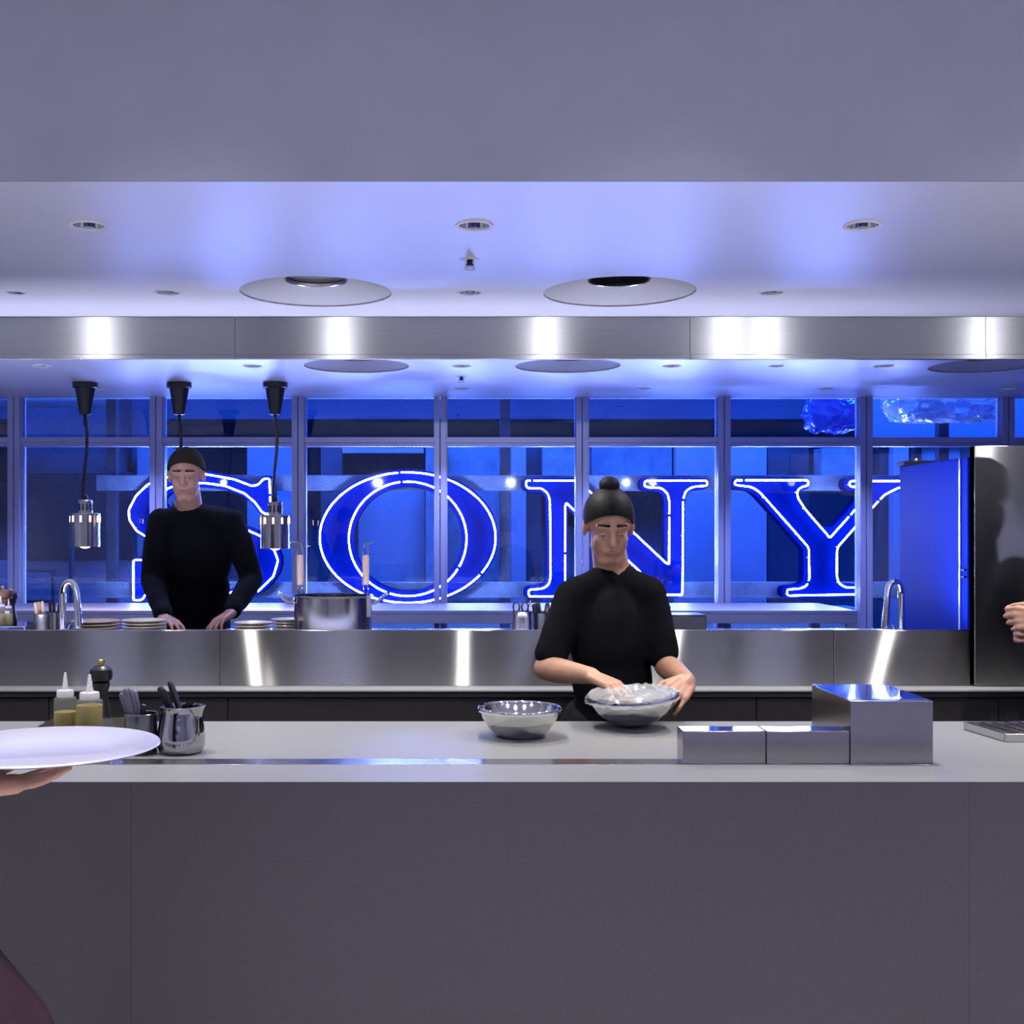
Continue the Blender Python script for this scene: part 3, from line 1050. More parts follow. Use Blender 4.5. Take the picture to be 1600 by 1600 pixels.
# ------------------------------------------------------------------ tall refrigerator
t = thing('tall_refrigerator', 'tall stainless refrigerator at the right end of the island', 'refrigerator', (1.933, 4.36, 0.9005))
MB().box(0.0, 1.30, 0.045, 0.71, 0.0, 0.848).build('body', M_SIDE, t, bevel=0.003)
MB().box(0.006, 1.30, 0.0, 0.042, 0.003, 0.887).build('front_panel', M_STEEL, t, bevel=0.002)
MB().box(-0.004, 0.0, 0.10, 0.115, 0.0, 0.846).build('side_seam', M_SATIN, t)
MB().box(-0.010, 0.14, 0.63, 0.72, 0.8485, 0.868).build('top_bracket', M_BLACKM, t, bevel=0.003)
MB().lathe([(0.0, 0), (0.012, 0), (0.012, 0.012), (0, 0.013)], (0.05, 0.66, 0.868), 16).build('bracket_bolt', M_CHROME, t)
for z in (0.398, 0.424):
    MB().box(-0.012, 0.0, 0.05, 0.075, z, z + 0.006).build('hinge_pin', M_CHROME, t)


# ------------------------------------------------------------------ things on the counter
def at_counter(x, y, dz=0.0):
    d = F * (EYE - Z_COUNTER - dz) / (y - VY)
    return px(x, y, d)


# mixing bowl
c = Vector(((812 - VX) * 3.30 / F, 3.30, Z_COUNTER + 0.0005))
t = thing('mixing_bowl', 'round polished steel mixing bowl resting alone on the counter', 'bowl', c)
prof = [(0.0, 0.0), (0.058, 0.0), (0.066, 0.004), (0.088, 0.026), (0.104, 0.052), (0.112, 0.076)]
inn = [(0.1105, 0.076), (0.1025, 0.053), (0.0865, 0.0275), (0.065, 0.006), (0.057, 0.002), (0.0, 0.002)]
MB().lathe(prof + inn, n=64, close=False).build('bowl_shell', M_BOWL, t, smooth=60)
MB().lathe([(0.1105, 0.0765), (0.1105, 0.080), (0.114, 0.0835), (0.118, 0.081), (0.119, 0.077), (0.117, 0.071), (0.112, 0.0705)], n=64, close=False).build('rolled_rim', M_CHROME, t, smooth=60)

# steel boxes
yb = 2.905
t = thing('tall_steel_box', 'tall deep brushed steel box on the counter', 'box', ((1329 - VX) * yb / F, yb, Z_COUNTER + 0.0013))
MB().box(0, 0.2025, 0, 0.31, 0, 0.1535).build('box_shell', M_BOX, t, bevel=0.0012)
MB().box(0.001, 0.2015, 0.028, 0.309, 0.1535, 0.1545).build('lid', M_MIRROR, t, bevel=0.0004)
for xa, lab in ((1067, 'low narrow brushed steel box at the end of the row'), (1198, 'low narrow brushed steel box touching the tall box')):
    t = thing('low_steel_box', lab, 'box', ((xa - VX) * yb / F, yb, Z_COUNTER + 0.0013), 0, 'low steel boxes on the counter')
    MB().box(0, 0.2030, 0.0, 0.074, 0, 0.079).build('box_shell', M_BOX, t, bevel=0.0012)
    MB().box(0.002, 0.2010, 0.003, 0.072, 0.079, 0.0798).build('lid', M_MIRROR, t, bevel=0.0003)

# shallow rack tray at the right edge
c = at_counter(1573, 1160)
t = thing('slotted_tray', 'shallow slotted steel tray at the right end of the counter', 'tray', (c.x, c.y, Z_COUNTER + 0.0006), math.radians(7))
fr = MB().box(0, 0.30, 0, 0.012, 0, 0.021).box(0, 0.30, 0.20, 0.212, 0, 0.021).box(0, 0.012, 0.012, 0.20, 0, 0.021).box(0.288, 0.30, 0.012, 0.20, 0, 0.021)
fr.build('tray_frame', M_SATIN, t, bevel=0.001)
MB().box(0.012, 0.288, 0.012, 0.20, 0.0, 0.004).build('tray_floor', M_DARKSTEEL, t)
for k in range(7):
    MB().box(0.022 + k * 0.038, 0.046 + k * 0.038, 0.0125, 0.1995, 0.014, 0.019).build('slat', M_SATIN, t, bevel=0.0006)

# steel bottle tray, squeeze bottles, mill
t = thing('bottle_tray', 'shallow steel tray under the two squeeze bottles', 'tray', (-1.13, 3.10, Z_COUNTER + 0.0005))
tw, tl, th = 0.235, 0.31, 0.032
MB().box(0, tw, 0, tl, 0, 0.003).build('tray_floor', M_SATIN, t)
MB().box(0, tw, 0, 0.003, 0.003, th).box(0, tw, tl - 0.003, tl, 0.003, th).box(0, 0.003, 0.003, tl - 0.003, 0.003, th).box(tw - 0.003, tw, 0.003, tl - 0.003, 0.003, th).build('tray_wall', M_SATIN, t)
MB().box(-0.006, tw + 0.006, -0.006, 0.003, th, th + 0.002).box(-0.006, tw + 0.006, tl - 0.003, tl + 0.006, th, th + 0.002).box(-0.006, 0.003, 0.003, tl - 0.003, th, th + 0.002).box(tw - 0.003, tw + 0.006, 0.003, tl - 0.003, th, th + 0.002).build('tray_rim', M_MIRROR, t)


def squeeze_bottle(loc, r, h, oil, lab, oilm=M_OIL, grp='squeeze bottles on the counter', label_tag=False):
    t = thing('squeeze_bottle', lab, 'bottle', loc, 0, grp)
    hb = h * 0.60
    MB().lathe([(0.0, 0.0), (r * 0.94, 0.0), (r, 0.004), (r, hb - 0.006), (r * 0.95, hb), (r * 0.72, hb + 0.003), (r * 0.70, hb + 0.008)], n=40, close=False).build('bottle_body', M_BOTTLE, t)
    MB().lathe([(0.0, 0.0015), (r * 0.92, 0.0015), (r * 0.965, 0.005), (r * 0.965, oil), (0.0, oil)], n=40).build('oil', oilm, t)
    cp = MB().lathe([(r * 0.75, hb + 0.003), (r * 0.75, hb + h * 0.10), (r * 0.70, hb + h * 0.12), (r * 0.28, hb + h * 0.13)], n=40, close=False).build('cap', M_NOZZLE, t)
    MB().lathe([(r * 0.29, hb + h * 0.125), (r * 0.10, h * 0.99), (r * 0.07, h), (0.0, h)], n=20, close=False).build('nozzle', M_NOZZLE, cp)
    if label_tag:
        MB().box(-r * 0.55, r * 0.55, -r * 1.02, -r * 0.99, hb * 0.72, hb * 0.9).build('label_tag', M_LABEL, t)
    return t


zt = Z_COUNTER + 0.0045
squeeze_bottle((-1.062, 3.285, zt), 0.0305, 0.176, 0.067, 'squeeze bottle half full of oil, its shoulder overlapped by a fuller bottle')
squeeze_bottle((-0.981, 3.24, zt), 0.0355, 0.176, 0.092, 'squeeze bottle nearly full of green oil beside the pepper mill')


def pepper_mill(loc, h, r, body, knob, lab, grp=None):
    t = thing('pepper_mill', lab, 'pepper mill', loc, 0, grp)
    MB().lathe([(0, 0), (r * 0.98, 0), (r, 0.006), (r * 0.86, h * 0.16), (r * 0.62, h * 0.38), (r * 0.58, h * 0.50), (r * 0.74, h * 0.60), (r * 0.82, h * 0.645), (r * 0.66, h * 0.66), (0, h * 0.66)], n=40).build('mill_body', body, t)
    MB().lathe([(0, h * 0.661), (r * 0.70, h * 0.665), (r * 0.95, h * 0.70), (r * 1.04, h * 0.77), (r * 0.95, h * 0.845), (r * 0.62, h * 0.895), (r * 0.30, h * 0.91), (0, h * 0.912)], n=40).build('mill_head', body, t)
    MB().lathe([(0, h * 0.912), (r * 0.20, h * 0.912), (r * 0.20, h * 0.93), (r * 0.30, h * 0.94), (r * 0.32, h * 0.985), (r * 0.24, h), (0, h)], n=24).build('knob', knob, t)
    return t


pepper_mill(((158 - VX) * 3.47 / F, 3.47, Z_COUNTER + 0.0005), 0.197, 0.0325, M_BLACK, M_BRASS, 'black pepper mill with a brass knob on the counter')


def flat_utensil(p, q, w, thk, m, name, lab, cat, grp, blade=None):
    """a handle from p (inside the cup) to q, flattened, rounded end"""
    p, q = Vector(p), Vector(q)
    t = thing(name, lab, cat, p, 0, grp)
    ax = (q - p)
    L = ax.length
    ax.normalize()
    side = Vector((0, 1, 0)).cross(ax)
    side.normalize()
    nrm = ax.cross(side)
    R = Matrix((side, nrm, ax)).transposed()
    mb = MB()
    n = 12
    secs = [(0.0, 0.55), (0.05, 0.8), (0.35, 0.85), (0.75, 1.0), (0.93, 1.0), (0.98, 0.75), (1.0, 0.25)]
    verts, faces = [], []
    for u, k in secs:
        for i in range(n):
            a = 2 * math.pi * i / n
            verts.append(R @ Vector((w * k * math.cos(a), thk * k * math.sin(a), L * u)))
    for i in range(len(secs) - 1):
        for k in range(n):
            k2 = (k + 1) % n
            faces.append((i * n + k, i * n + k2, (i + 1) * n + k2, (i + 1) * n + k))
    faces.append(tuple(reversed(range(n))))
    faces.append(tuple(range((len(secs) - 1) * n, len(secs) * n)))
    mb.add(verts, faces)
    mb.build('handle', m, t, smooth=50)
    if blade:
        # steel blade or shank reaching down into the vessel
        bl = MB()
        e = R @ Vector((0, 0, -blade))
        bl.tube([Vector((0, 0, 0.004)), e * 0.5, e], [thk * 0.45, thk * 0.4, thk * 0.2], 8)
        bl.build('blade', M_SATIN, t)
    return t


# dark cutlery cup
cc = Vector(((220 - VX) * 3.05 / F, 3.05, Z_COUNTER + 0.0005))
t = thing('cutlery_cup', 'dark steel cylindrical cup full of knife handles on the counter', 'cup', cc)
MB().lathe([(0, 0), (0.040, 0), (0.042, 0.003), (0.042, 0.100), (0.0435, 0.102), (0.042, 0.104), (0.0395, 0.102), (0.0395, 0.004), (0, 0.004)], n=40, close=False).build('cup_shell', M_DARKSTEEL, t)
KN = [((-0.010, -0.012), (195, 1076, 3.02), 'knife with a grey handle leaning out of the dark cup, frontmost of its bundle'),
      ((-0.006, 0.000), (202, 1075, 3.05), 'knife with a grey handle in the middle of the leaning bundle'),
      ((0.000, 0.010), (209, 1078, 3.07), 'knife with a grey handle leaning at the back of the bundle'),
      ((-0.016, 0.006), (189, 1082, 3.06), 'knife with a grey handle leaning furthest out of the dark cup')]
M_GREYH = mat('grey_handle', (0.16, 0.15, 0.19), 0.35, metal=0.4)
for (dx, dy), q, lab in KN:
    flat_utensil(cc + Vector((dx, dy, 0.055)), px(*q), 0.0085, 0.006, M_GREYH, 'table_knife', lab, 'knife', 'knives in the dark cup', 0.045)
for dx, dy, q, lab in ((0.014, 0.0, (224, 1100, 3.05), 'short black handle standing upright in the dark cup'),):
    flat_utensil(cc + Vector((dx * 0.3, dy, 0.05)), px(*q), 0.008, 0.007, M_BLACK, 'paring_knife', lab, 'knife', None, 0.04)

# milk jug
cj = Vector(((283 - VX) * 3.06 / F, 3.06, Z_COUNTER + 0.0005))
t = thing('milk_jug', 'polished steel milk jug holding black handles on the counter', 'jug', cj)


def jug(mb, rs, n=48):
    verts, faces = [], []
    for r, z, sp in rs:
        for k in range(n):
            a = 2 * math.pi * k / n
            e = max(0, math.cos(a)) ** 10 * sp
            verts.append(((r + e) * math.cos(a), r * math.sin(a), z + e * 0.25))
    m = len(rs)
    for i in range(m - 1):
        for k in range(n):
            k2 = (k + 1) % n
            faces.append((i * n + k, i * n + k2, (i + 1) * n + k2, (i + 1) * n + k))
    return mb.add(verts, faces)


jug(MB(), [(0.0001, 0, 0), (0.048, 0, 0), (0.055, 0.004, 0), (0.0605, 0.018, 0), (0.0615, 0.036, 0), (0.059, 0.062, 0), (0.054, 0.088, 0.001), (0.0515, 0.104, 0.004),
           (0.0535, 0.118, 0.009), (0.0545, 0.120, 0.010), (0.0535, 0.121, 0.010), (0.0500, 0.105, 0.004), (0.0525, 0.088, 0.001), (0.0575, 0.062, 0), (0.060, 0.036, 0), (0.054, 0.006, 0), (0.0001, 0.004, 0)]
    ).build('jug_shell', M_JUG, t, smooth=60)
hd = MB().tube([(-0.02, 0.052, 0.10), (-0.03, 0.075, 0.100), (-0.034, 0.088, 0.085), (-0.034, 0.090, 0.055), (-0.028, 0.078, 0.035), (-0.02, 0.057, 0.030)], 0.005, 10)
hd.build('handle', M_MIRROR, t)
flat_utensil(cj + Vector((-0.012, 0.004, 0.085)), px(249, 1073, 3.05), 0.0095, 0.006, M_BLACK, 'spatula', 'black spatula handle leaning left out of the milk jug', 'spatula', 'utensils in the milk jug', 0.06)
flat_utensil(cj + Vector((0.0, 0.012, 0.088)), px(265, 1064, 3.09), 0.009, 0.0065, M_BLACK, 'spatula', 'taller black spatula handle standing in the milk jug', 'spatula', 'utensils in the milk jug', 0.06)
flat_utensil(cj + Vector((-0.02, -0.006, 0.085)), px(253, 1076, 3.03), 0.0085, 0.006, M_BLACKM, 'spatula', 'shorter black handle in front in the milk jug', 'spatula', 'utensils in the milk jug', 0.06)


# ------------------------------------------------------------------ things on the island worktop
ZW = Z_WORK + 0.0005


def plate_mesh(r, m, name):
    return MB().lathe([(0, 0), (r * 0.62, 0), (r * 0.66, 0.003), (r * 0.97, 0.010), (r, 0.0125), (r * 0.985, 0.0145), (r * 0.93, 0.0125), (r * 0.66, 0.0065), (r * 0.60, 0.0045), (0, 0.0045)], n=56, close=False).mesh(name)


def plate_stack(xp, yd, r, n, m, rims, where, grp):
    x = (xp - VX) * yd / F
    me = plate_mesh(r, m, 'dinner_plate')
    names = ['topmost', 'second from the top', 'third from the top', 'fourth from the top', 'fifth from the top', 'sixth from the top', 'seventh from the top']
    for k in range(n):
        o = link_mesh('dinner_plate', me if k == 0 else me, m, None, smooth=40)
        o.location = (x + random.uniform(-.0015, .0015), yd + random.uniform(-.0015, .0015), ZW + k * 0.0126)
        tag(o, '%s plate, %s in the stack %s' % (rims, names[n - 1 - k], where), 'plate', grp)


plate_stack(150, 4.72, 0.097, 6, M_TAN, 'tan', 'beside the left faucet', 'tan plates by the faucet')
plate_stack(225, 4.76, 0.089, 6, M_CREAM, 'cream', 'in front of the standing cook', 'cream plates by the cook')
plate_stack(395, 4.80, 0.075, 5, M_CREAM, 'small cream', 'next to the cook\'s hand', 'small plates by the cook')
plate_stack(449, 4.98, 0.070, 5, M_CREAM, 'small cream', 'half hidden by the stock pot', 'small plates behind the pot')


def faucet(xb, yd, sgn, lab):
    x = (xb - VX) * yd / F
    k = yd / F
    t = thing('gooseneck_faucet', lab, 'faucet', (x, yd, ZW), 0, 'gooseneck faucets on the island')
    zt_ = EYE - (909 - VY) * k - ZW
    R = 0.031
    pts = [(0, 0, 0), (0, 0, zt_ - R * 1.5)]
    for i in range(1, 14):
        a = math.pi * i / 14
        pts.append((sgn * (R - R * math.cos(a)) * 1.0, -0.03 * (i / 14), zt_ - R * 1.5 + 1.5 * R * math.sin(a)))
    pts.append((sgn * 2.0 * R + sgn * 0.002, -0.032, zt_ - R * 1.7))
    end = (sgn * (2.0 * R + 0.012), -0.036, zt_ - 0.165)
    pts.append(((pts[-1][0] + end[0]) / 2, -0.034, (pts[-1][2] + end[2]) / 2))
    pts.append(end)
    MB().tube(pts, 0.0125, 16).build('spout', M_CHROME, t)
    MB().lathe([(0, 0), (0.026, 0), (0.026, 0.006), (0.018, 0.012), (0.018, 0.05), (0.0135, 0.055)], n=28, close=False).build('base_collar', M_CHROME, t)
    mid = Vector(pts[-2])
    e = Vector(end)
    MB().tube([mid, e, e + (e - mid).normalized() * 0.012], [0.0140, 0.0150, 0.0145], 16).build('spray_head', M_CHROME, t)
    MB().tube([(0, 0.018, 0.03), (0, 0.05, 0.035), (0, 0.085, 0.06)], [0.006, 0.005, 0.006], 10).build('lever', M_CHROME, t)
    return t


faucet(98, 4.58, 1, 'chrome gooseneck faucet beside the tan plates')
faucet(1408, 4.58, -1, 'chrome gooseneck faucet beside the tall refrigerator')

# stock pot with noodle strainers
yd = 4.86
cp_ = Vector(((520.5 - VX) * yd / F, yd, ZW))
t = thing('stock_pot', 'wide polished steel stock pot on the island', 'pot', cp_)
rp, hp = 0.160, 0.168
MB().lathe([(0, 0), (rp - 0.006, 0), (rp, 0.006), (rp, hp - 0.006), (rp + 0.005, hp), (rp + 0.004, hp + 0.003), (rp - 0.004, hp + 0.001), (rp - 0.004, 0.006), (0, 0.006)], n=72, close=False).build('pot_shell', M_POT, t)
for s in (-1, 1):
    MB().tube([(s * rp, -0.045, hp - 0.030), (s * (rp + 0.020), -0.046, hp - 0.026), (s * (rp + 0.055), -0.030, hp + 0.004), (s * (rp + 0.060), 0, hp + 0.010),
               (s * (rp + 0.055), 0.030, hp + 0.004), (s * (rp + 0.020), 0.046, hp - 0.026), (s * rp, 0.045, hp - 0.030)], 0.0062, 10).build('loop_handle', M_CHROME, t)
MB().lathe([(0, 0.10), (rp - 0.006, 0.10)], n=48, close=False).build('broth', mat('broth', (0.10, 0.08, 0.05), 0.1), t)
for xp_, dy, lab in ((469, -0.06, 'noodle strainer with a wooden handle at the left of the stock pot'), (571.5, -0.06, 'noodle strainer with a wooden handle at the right of the stock pot')):
    ys = yd + dy
    X = (xp_ - VX) * ys / F
    k = ys / F
    zz = lambda y: EYE - (y - VY) * k - ZW
    st = thing('noodle_strainer', lab, 'strainer', (X, ys, ZW), 0, 'noodle strainers standing in the pot')
    hb, htp = zz(914), zz(867)
    MB().lathe([(0, hb), (0.0125, hb), (0.0145, hb + 0.006), (0.0140, htp - 0.006), (0.012, htp), (0, htp)], n=20).build('grip', M_WOOD, st)
    hk = MB()
    hk.tube([(-0.010, 0, htp - 0.002), (-0.012, 0, htp + 0.014), (-0.006, 0, htp + 0.036), (-0.010, 0, htp + 0.050), (-0.030, -0.004, htp + 0.052), (-0.040, -0.006, htp + 0.046)] if xp_ < 500 else
            [(-0.010, 0, htp - 0.002), (-0.012, 0, htp + 0.014), (-0.006, 0, htp + 0.036), (-0.004, 0, htp + 0.050), (0.018, -0.004, htp + 0.046), (0.030, -0.006, htp + 0.052)], 0.0028, 8)
    hk.tube([(0.010, 0, htp - 0.002), (0.012, 0, htp + 0.014), (0.006, 0, htp + 0.036), (-0.004, 0, htp + 0.050)], 0.0028, 8)
    hk.build('hook', M_CHROME, st)
    sg = 1 if xp_ < 500 else -1
    wr = MB()
    wr.tube([(-0.008, 0, hb + 0.002), (-0.010, 0, hb - 0.02), (sg * 0.016 - 0.004, 0.02, 0.135)], 0.0028, 8)
    wr.tube([(0.008, 0, hb + 0.002), (0.010, 0, hb - 0.02), (sg * 0.016 + 0.004, 0.02, 0.135)], 0.0028, 8)
    wr.build('shank', M_CHROME, st)
    bk = MB().lathe([(0.050, 0.135), (0.050, 0.128), (0.045, 0.06), (0.030, 0.035), (0, 0.030)], (sg * 0.058, 0.03, 0), 28, close=False)
    bk.build('basket', M_SATIN, st)
# a clip hooked over the pot rim
Xc = (575 - VX) * 4.70 / F
t = thing('pot_clip', 'flat steel clip hooked over the stock pot rim', 'clip', (Xc, yd - 0.125, ZW + 0.09))
MB().box(-0.008, 0.008, -0.0035, -0.0012, 0.0, 0.082).box(-0.008, 0.008, -0.0035, 0.018, 0.082, 0.0845).build('clip_strip', M_SATIN, t, bevel=0.0004)


def simple_cup(xp_, yd_, r, h, m, name, lab, grp, waist=0.0):
    x = (xp_ - VX) * yd_ / F
    t = thing(name, lab, 'cup', (x, yd_, ZW), 0, grp)
    if waist:
        pr = [(0, 0), (r * 0.95, 0), (r * 1.02, 0.006), (r * 1.0, h * 0.45), (r * 0.90, h * 0.80), (r * 0.95, h * 0.97), (r * 0.97, h), (r * 0.93, h), (r * 0.86, h * 0.8), (r * 0.95, h * 0.45), (r * 0.9, 0.006), (0, 0.004)]
    else:
        pr = [(0, 0), (r * 0.96, 0), (r, 0.003), (r, h - 0.002), (r * 1.03, h), (r * 0.95, h), (r * 0.94, 0.004), (0, 0.004)]
    MB().lathe(pr, n=36, close=False).build('cup_shell', m, t)
    return Vector((x, yd_, ZW))


c1 = simple_cup(66, 4.66, 0.031, 0.107, M_SATIN, 'utensil_cup', 'brushed steel cup of wooden-handled spoons left of the faucet', 'utensil cups on the island')
c2 = simple_cup(84, 4.78, 0.029, 0.105, M_SATIN, 'utensil_cup', 'brushed steel cup of dark handles right behind the left faucet', 'utensil cups on the island')
c3 = simple_cup(815.5, 4.66, 0.041, 0.116, M_POT, 'utensil_cup', 'waisted steel cup holding scissors on the island', 'utensil cups on the island', 1)
c4 = simple_cup(845, 4.70, 0.031, 0.108, M_DARKSTEEL, 'utensil_cup', 'dark steel cup of black spatulas on the island', 'utensil cups on the island')
for i, (dx, q) in enumerate(((-0.012, (55, 941, 4.64)), (-0.004, (60, 940, 4.66)), (0.006, (66, 939, 4.65)))):
    flat_utensil(c1 + Vector((dx, 0.004 * i - 0.004, 0.03)), px(*q), 0.007, 0.004, M_WOOD, 'wooden_spoon',
                 'pale wooden spoon handle in the steel cup, ' + ['leftmost of three', 'middle of three', 'rightmost of three'][i], 'spoon', 'wooden spoons in the steel cup')
for i, (dx, q) in enumerate(((-0.008, (78, 940, 4.78)), (0.004, (84, 939, 4.79)), (0.012, (93, 943, 4.77)))):
    flat_utensil(c2 + Vector((dx, 0.004 * i - 0.004, 0.03)), px(*q), 0.0065, 0.005, M_BLACKM, 'serving_spoon',
                 'dark spoon handle in the cup behind the faucet, ' + ['leftmost of three', 'middle of three', 'rightmost of three'][i], 'spoon', 'dark spoons in the steel cup')
for i, (dx, q) in enumerate(((-0.006, (834, 943, 4.70)), (0.0, (840, 941, 4.71)), (0.010, (856, 942, 4.69)))):
    flat_utensil(c4 + Vector((dx, 0.005 * i - 0.005, 0.03)), px(*q), 0.010, 0.004, M_BLACK, 'flat_spatula',
                 'black flat spatula in the dark cup on the island, ' + ['leftmost of three', 'middle of three', 'leaning to the right'][i], 'spatula', 'spatulas in the dark cup')
# scissors
t = thing('scissors', 'black-handled scissors standing in the waisted steel cup', 'scissors', c3 + Vector((0, 0, 0.03)))
for s in (-1, 1):
    ring = []
    for k in range(24):
        a = 2 * math.pi * k / 24
        ring.append((s * 0.017 + 0.0125 * math.cos(a) - 0.005, 0.002 * s, 0.103 + 0.019 * math.sin(a)))
    MB().tube(ring, 0.0036, 8, closed=True).build('finger_ring', M_BLACK, t)
    MB().tube([(s * 0.012 - 0.005, 0.002 * s, 0.088), (-s * 0.004, 0.002 * s, 0.05), (-s * 0.006, 0.002 * s, -0.02)], [0.0045, 0.005, 0.002], 8).build('blade', M_SATIN, t)
flat_utensil(c3 + Vector((0.015, 0, 0.04)), px(829, 938, 4.65), 0.0035, 0.0035, M_SATIN, 'kitchen_tongs', 'thin steel tongs leaning beside the scissors', 'tongs', None)

# black appliance boxes behind the short-sleeved cook
t = thing('card_terminal', 'small black box with a blue status light left of the short-sleeved cook', 'box', (px(860, 0, 4.95).x, 4.95, ZW))
MB().box(0, 0.20, 0, 0.12, 0, 0.105).build('housing', M_BLACK, t, bevel=0.004)
MB().ell((0.012, -0.002, 0.062), (0.004, 0.003, 0.004), nu=10, nv=8).build('status_light', M_LED, t)
t = thing('kitchen_printer', 'tall black box half hidden right of the short-sleeved cook', 'printer', (px(1000, 0, 4.9).x, 4.9, ZW))
MB().box(0, 0.128, 0, 0.14, 0, 0.122).build('housing', M_BLACK, t, bevel=0.004)
MB().box(0.012, 0.116, -0.003, 0.0, 0.02, 0.05).build('paper_slot', M_BLACKM, t)
t = thing('low_black_case', 'low wide black case on the island beside the cook', 'case', (px(1050, 0, 4.88).x, 4.88, ZW))
MB().box(0, 0.143, 0, 0.16, 0, 0.083).build('housing', M_BLACK, t, bevel=0.004)
MB().box(0.002, 0.141, 0.002, 0.158, 0.083, 0.087).build('lid', M_BLACK, t, bevel=0.002)

# far left: stand, oil bottles, wooden mills
c = px(-20, 0, 4.62)
t = thing('condiment_stand', 'low steel stand carrying oil bottles at the left edge', 'stand', (c.x, 4.60, ZW))
MB().box(0, 0.155, 0, 0.24, 0.058, 0.062).build('stand_top', M_MIRROR, t, bevel=0.001)
MB().box(0.151, 0.155, 0, 0.24, 0, 0.058).build('stand_side', M_SATIN, t)
MB().box(0, 0.004, 0, 0.24, 0, 0.058).build('stand_side', M_SATIN, t)
zs = ZW + 0.0625
squeeze_bottle((px(1, 0, 4.66).x, 4.66, zs), 0.020, 0.115, 0.045, 'small oil bottle cut by the left edge of the picture', M_OILB, 'oil bottles on the steel stand')
squeeze_bottle((px(13.5, 0, 4.67).x, 4.67, zs), 0.0165, 0.105, 0.045, 'small labelled oil bottle standing on the low steel stand', M_OILB, 'oil bottles on the steel stand', True)
pepper_mill((px(4, 0, 4.76).x, 4.76, zs), 0.150, 0.026, M_MILLWOOD, M_BRASS, 'walnut pepper mill behind the small oil bottles', 'wooden mills on the steel stand')
pepper_mill((px(17, 0, 4.80).x, 4.80, zs), 0.138, 0.026, M_BLACK, M_BRASS, 'dark pepper mill behind the labelled oil bottle', 'wooden mills on the steel stand')

# ------------------------------------------------------------------ people
def remesh(mb, name, material, parent, voxel, smooth_it=4, wrinkle=0.0, wscale=9.0, seed=0):
    me0 = mb.mesh(name)
    o = bpy.data.objects.new('tmp_remesh', me0)
    COL.objects.link(o)
    r = o.modifiers.new('r', 'REMESH')
    r.mode = 'VOXEL'
    r.voxel_size = voxel
    if smooth_it:
        s = o.modifiers.new('s', 'SMOOTH')
        s.iterations = smooth_it
        s.factor = 0.5
    dg = bpy.context.evaluated_depsgraph_get()
    me = bpy.data.meshes.new_from_object(o.evaluated_get(dg))
    bpy.data.objects.remove(o)
    bpy.data.meshes.remove(me0)
    me.name = name
    if wrinkle:
        from mathutils import noise as nz
        nv = [v.normal.copy() for v in me.vertices]
        out = []
        for v, nn in zip(me.vertices, nv):
            k = Vector((v.co.x * wscale + seed, v.co.y * wscale, v.co.z * wscale * 0.7))
            out += (v.co + nn * (nz.noise(k) * wrinkle + nz.noise(k * 2.3) * wrinkle * 0.4))[:]
        me.vertices.foreach_set('co', out)
        me.update()
    return link_mesh(name, me, material, parent, smooth=180)


def basis(fwd, up=(0, 0, 1)):
    f = Vector(fwd).normalized()
    u = Vector(up)
    u = (u - f * u.dot(f)).normalized()
    r = f.cross(u)
    return Matrix((r, f, u)).transposed()


def head_volume(mb, C, R):
    def L(x, y, z):
        return C + R @ Vector((x, y, z))
    mb.ell(L(0, -0.012, 0.030), (0.073, 0.093, 0.087), R, 28, 20)
    mb.ell(L(0, 0.020, -0.040), (0.060, 0.066, 0.074), R, 24, 18)
    mb.ell(L(0, 0.045, -0.088), (0.034, 0.032, 0.026), R)
    mb.cap(L(-0.044, 0.004, -0.064), L(-0.02, 0.055, -0.098), 0.016, 0.016)
    mb.cap(L(0.044, 0.004, -0.064), L(0.02, 0.055, -0.098), 0.016, 0.016)
    mb.cap(L(0, 0.086, 0.012), L(0, 0.104, -0.026), 0.0075, 0.012)
    mb.ell(L(-0.011, 0.096, -0.030), (0.008, 0.009, 0.007), R, 12, 8)
    mb.ell(L(0.011, 0.096, -0.030), (0.008, 0.009, 0.007), R, 12, 8)
    mb.cap(L(-0.044, 0.068, 0.022), L(-0.012, 0.080, 0.022), 0.011, 0.012)
    mb.cap(L(0.044, 0.068, 0.022), L(0.012, 0.080, 0.022), 0.011, 0.012)
    mb.ell(L(-0.034, 0.056, -0.024), (0.022, 0.024, 0.024), R, 14, 10)
    mb.ell(L(0.034, 0.056, -0.024), (0.022, 0.024, 0.024), R, 14, 10)
    mb.ell(L(0, 0.035, 0.0), (0.058, 0.048, 0.050), R, 18, 14)
    mb.cap(L(-0.018, 0.080, -0.057), L(0.018, 0.080, -0.057), 0.008, 0.008)
    mb.cap(L(-0.016, 0.079, -0.066), L(0.016, 0.079, -0.066), 0.008, 0.008)
    for s in (-1, 1):
        mb.ell(L(s * 0.076, -0.008, -0.006), (0.010, 0.019, 0.031), R, 14, 12)


def face_parts(root_parent, body, C, R, hairm, lab=None):
    def L(x, y, z):
        return C + R @ Vector((x, y, z))
    for s in (-1, 1):
        e = MB().ell(L(s * 0.030, 0.0760, -0.002), (0.0120, 0.0125, 0.0036), R, 14, 10).build('eye', M_EYEW, body)
        MB().ell(L(s * 0.030, 0.0850, -0.0030), (0.0058, 0.0040, 0.0028), R, 12, 8).build('iris', M_IRIS, e)
        MB().cap(L(s * 0.046, 0.074, 0.027), L(s * 0.014, 0.0895, 0.030), 0.0035, 0.0045, 8).build('eyebrow', hairm, body)
    MB().ell(L(0, 0.0875, -0.0615), (0.019, 0.0045, 0.0065), R, 14, 8).build('lips', M_LIP, body)


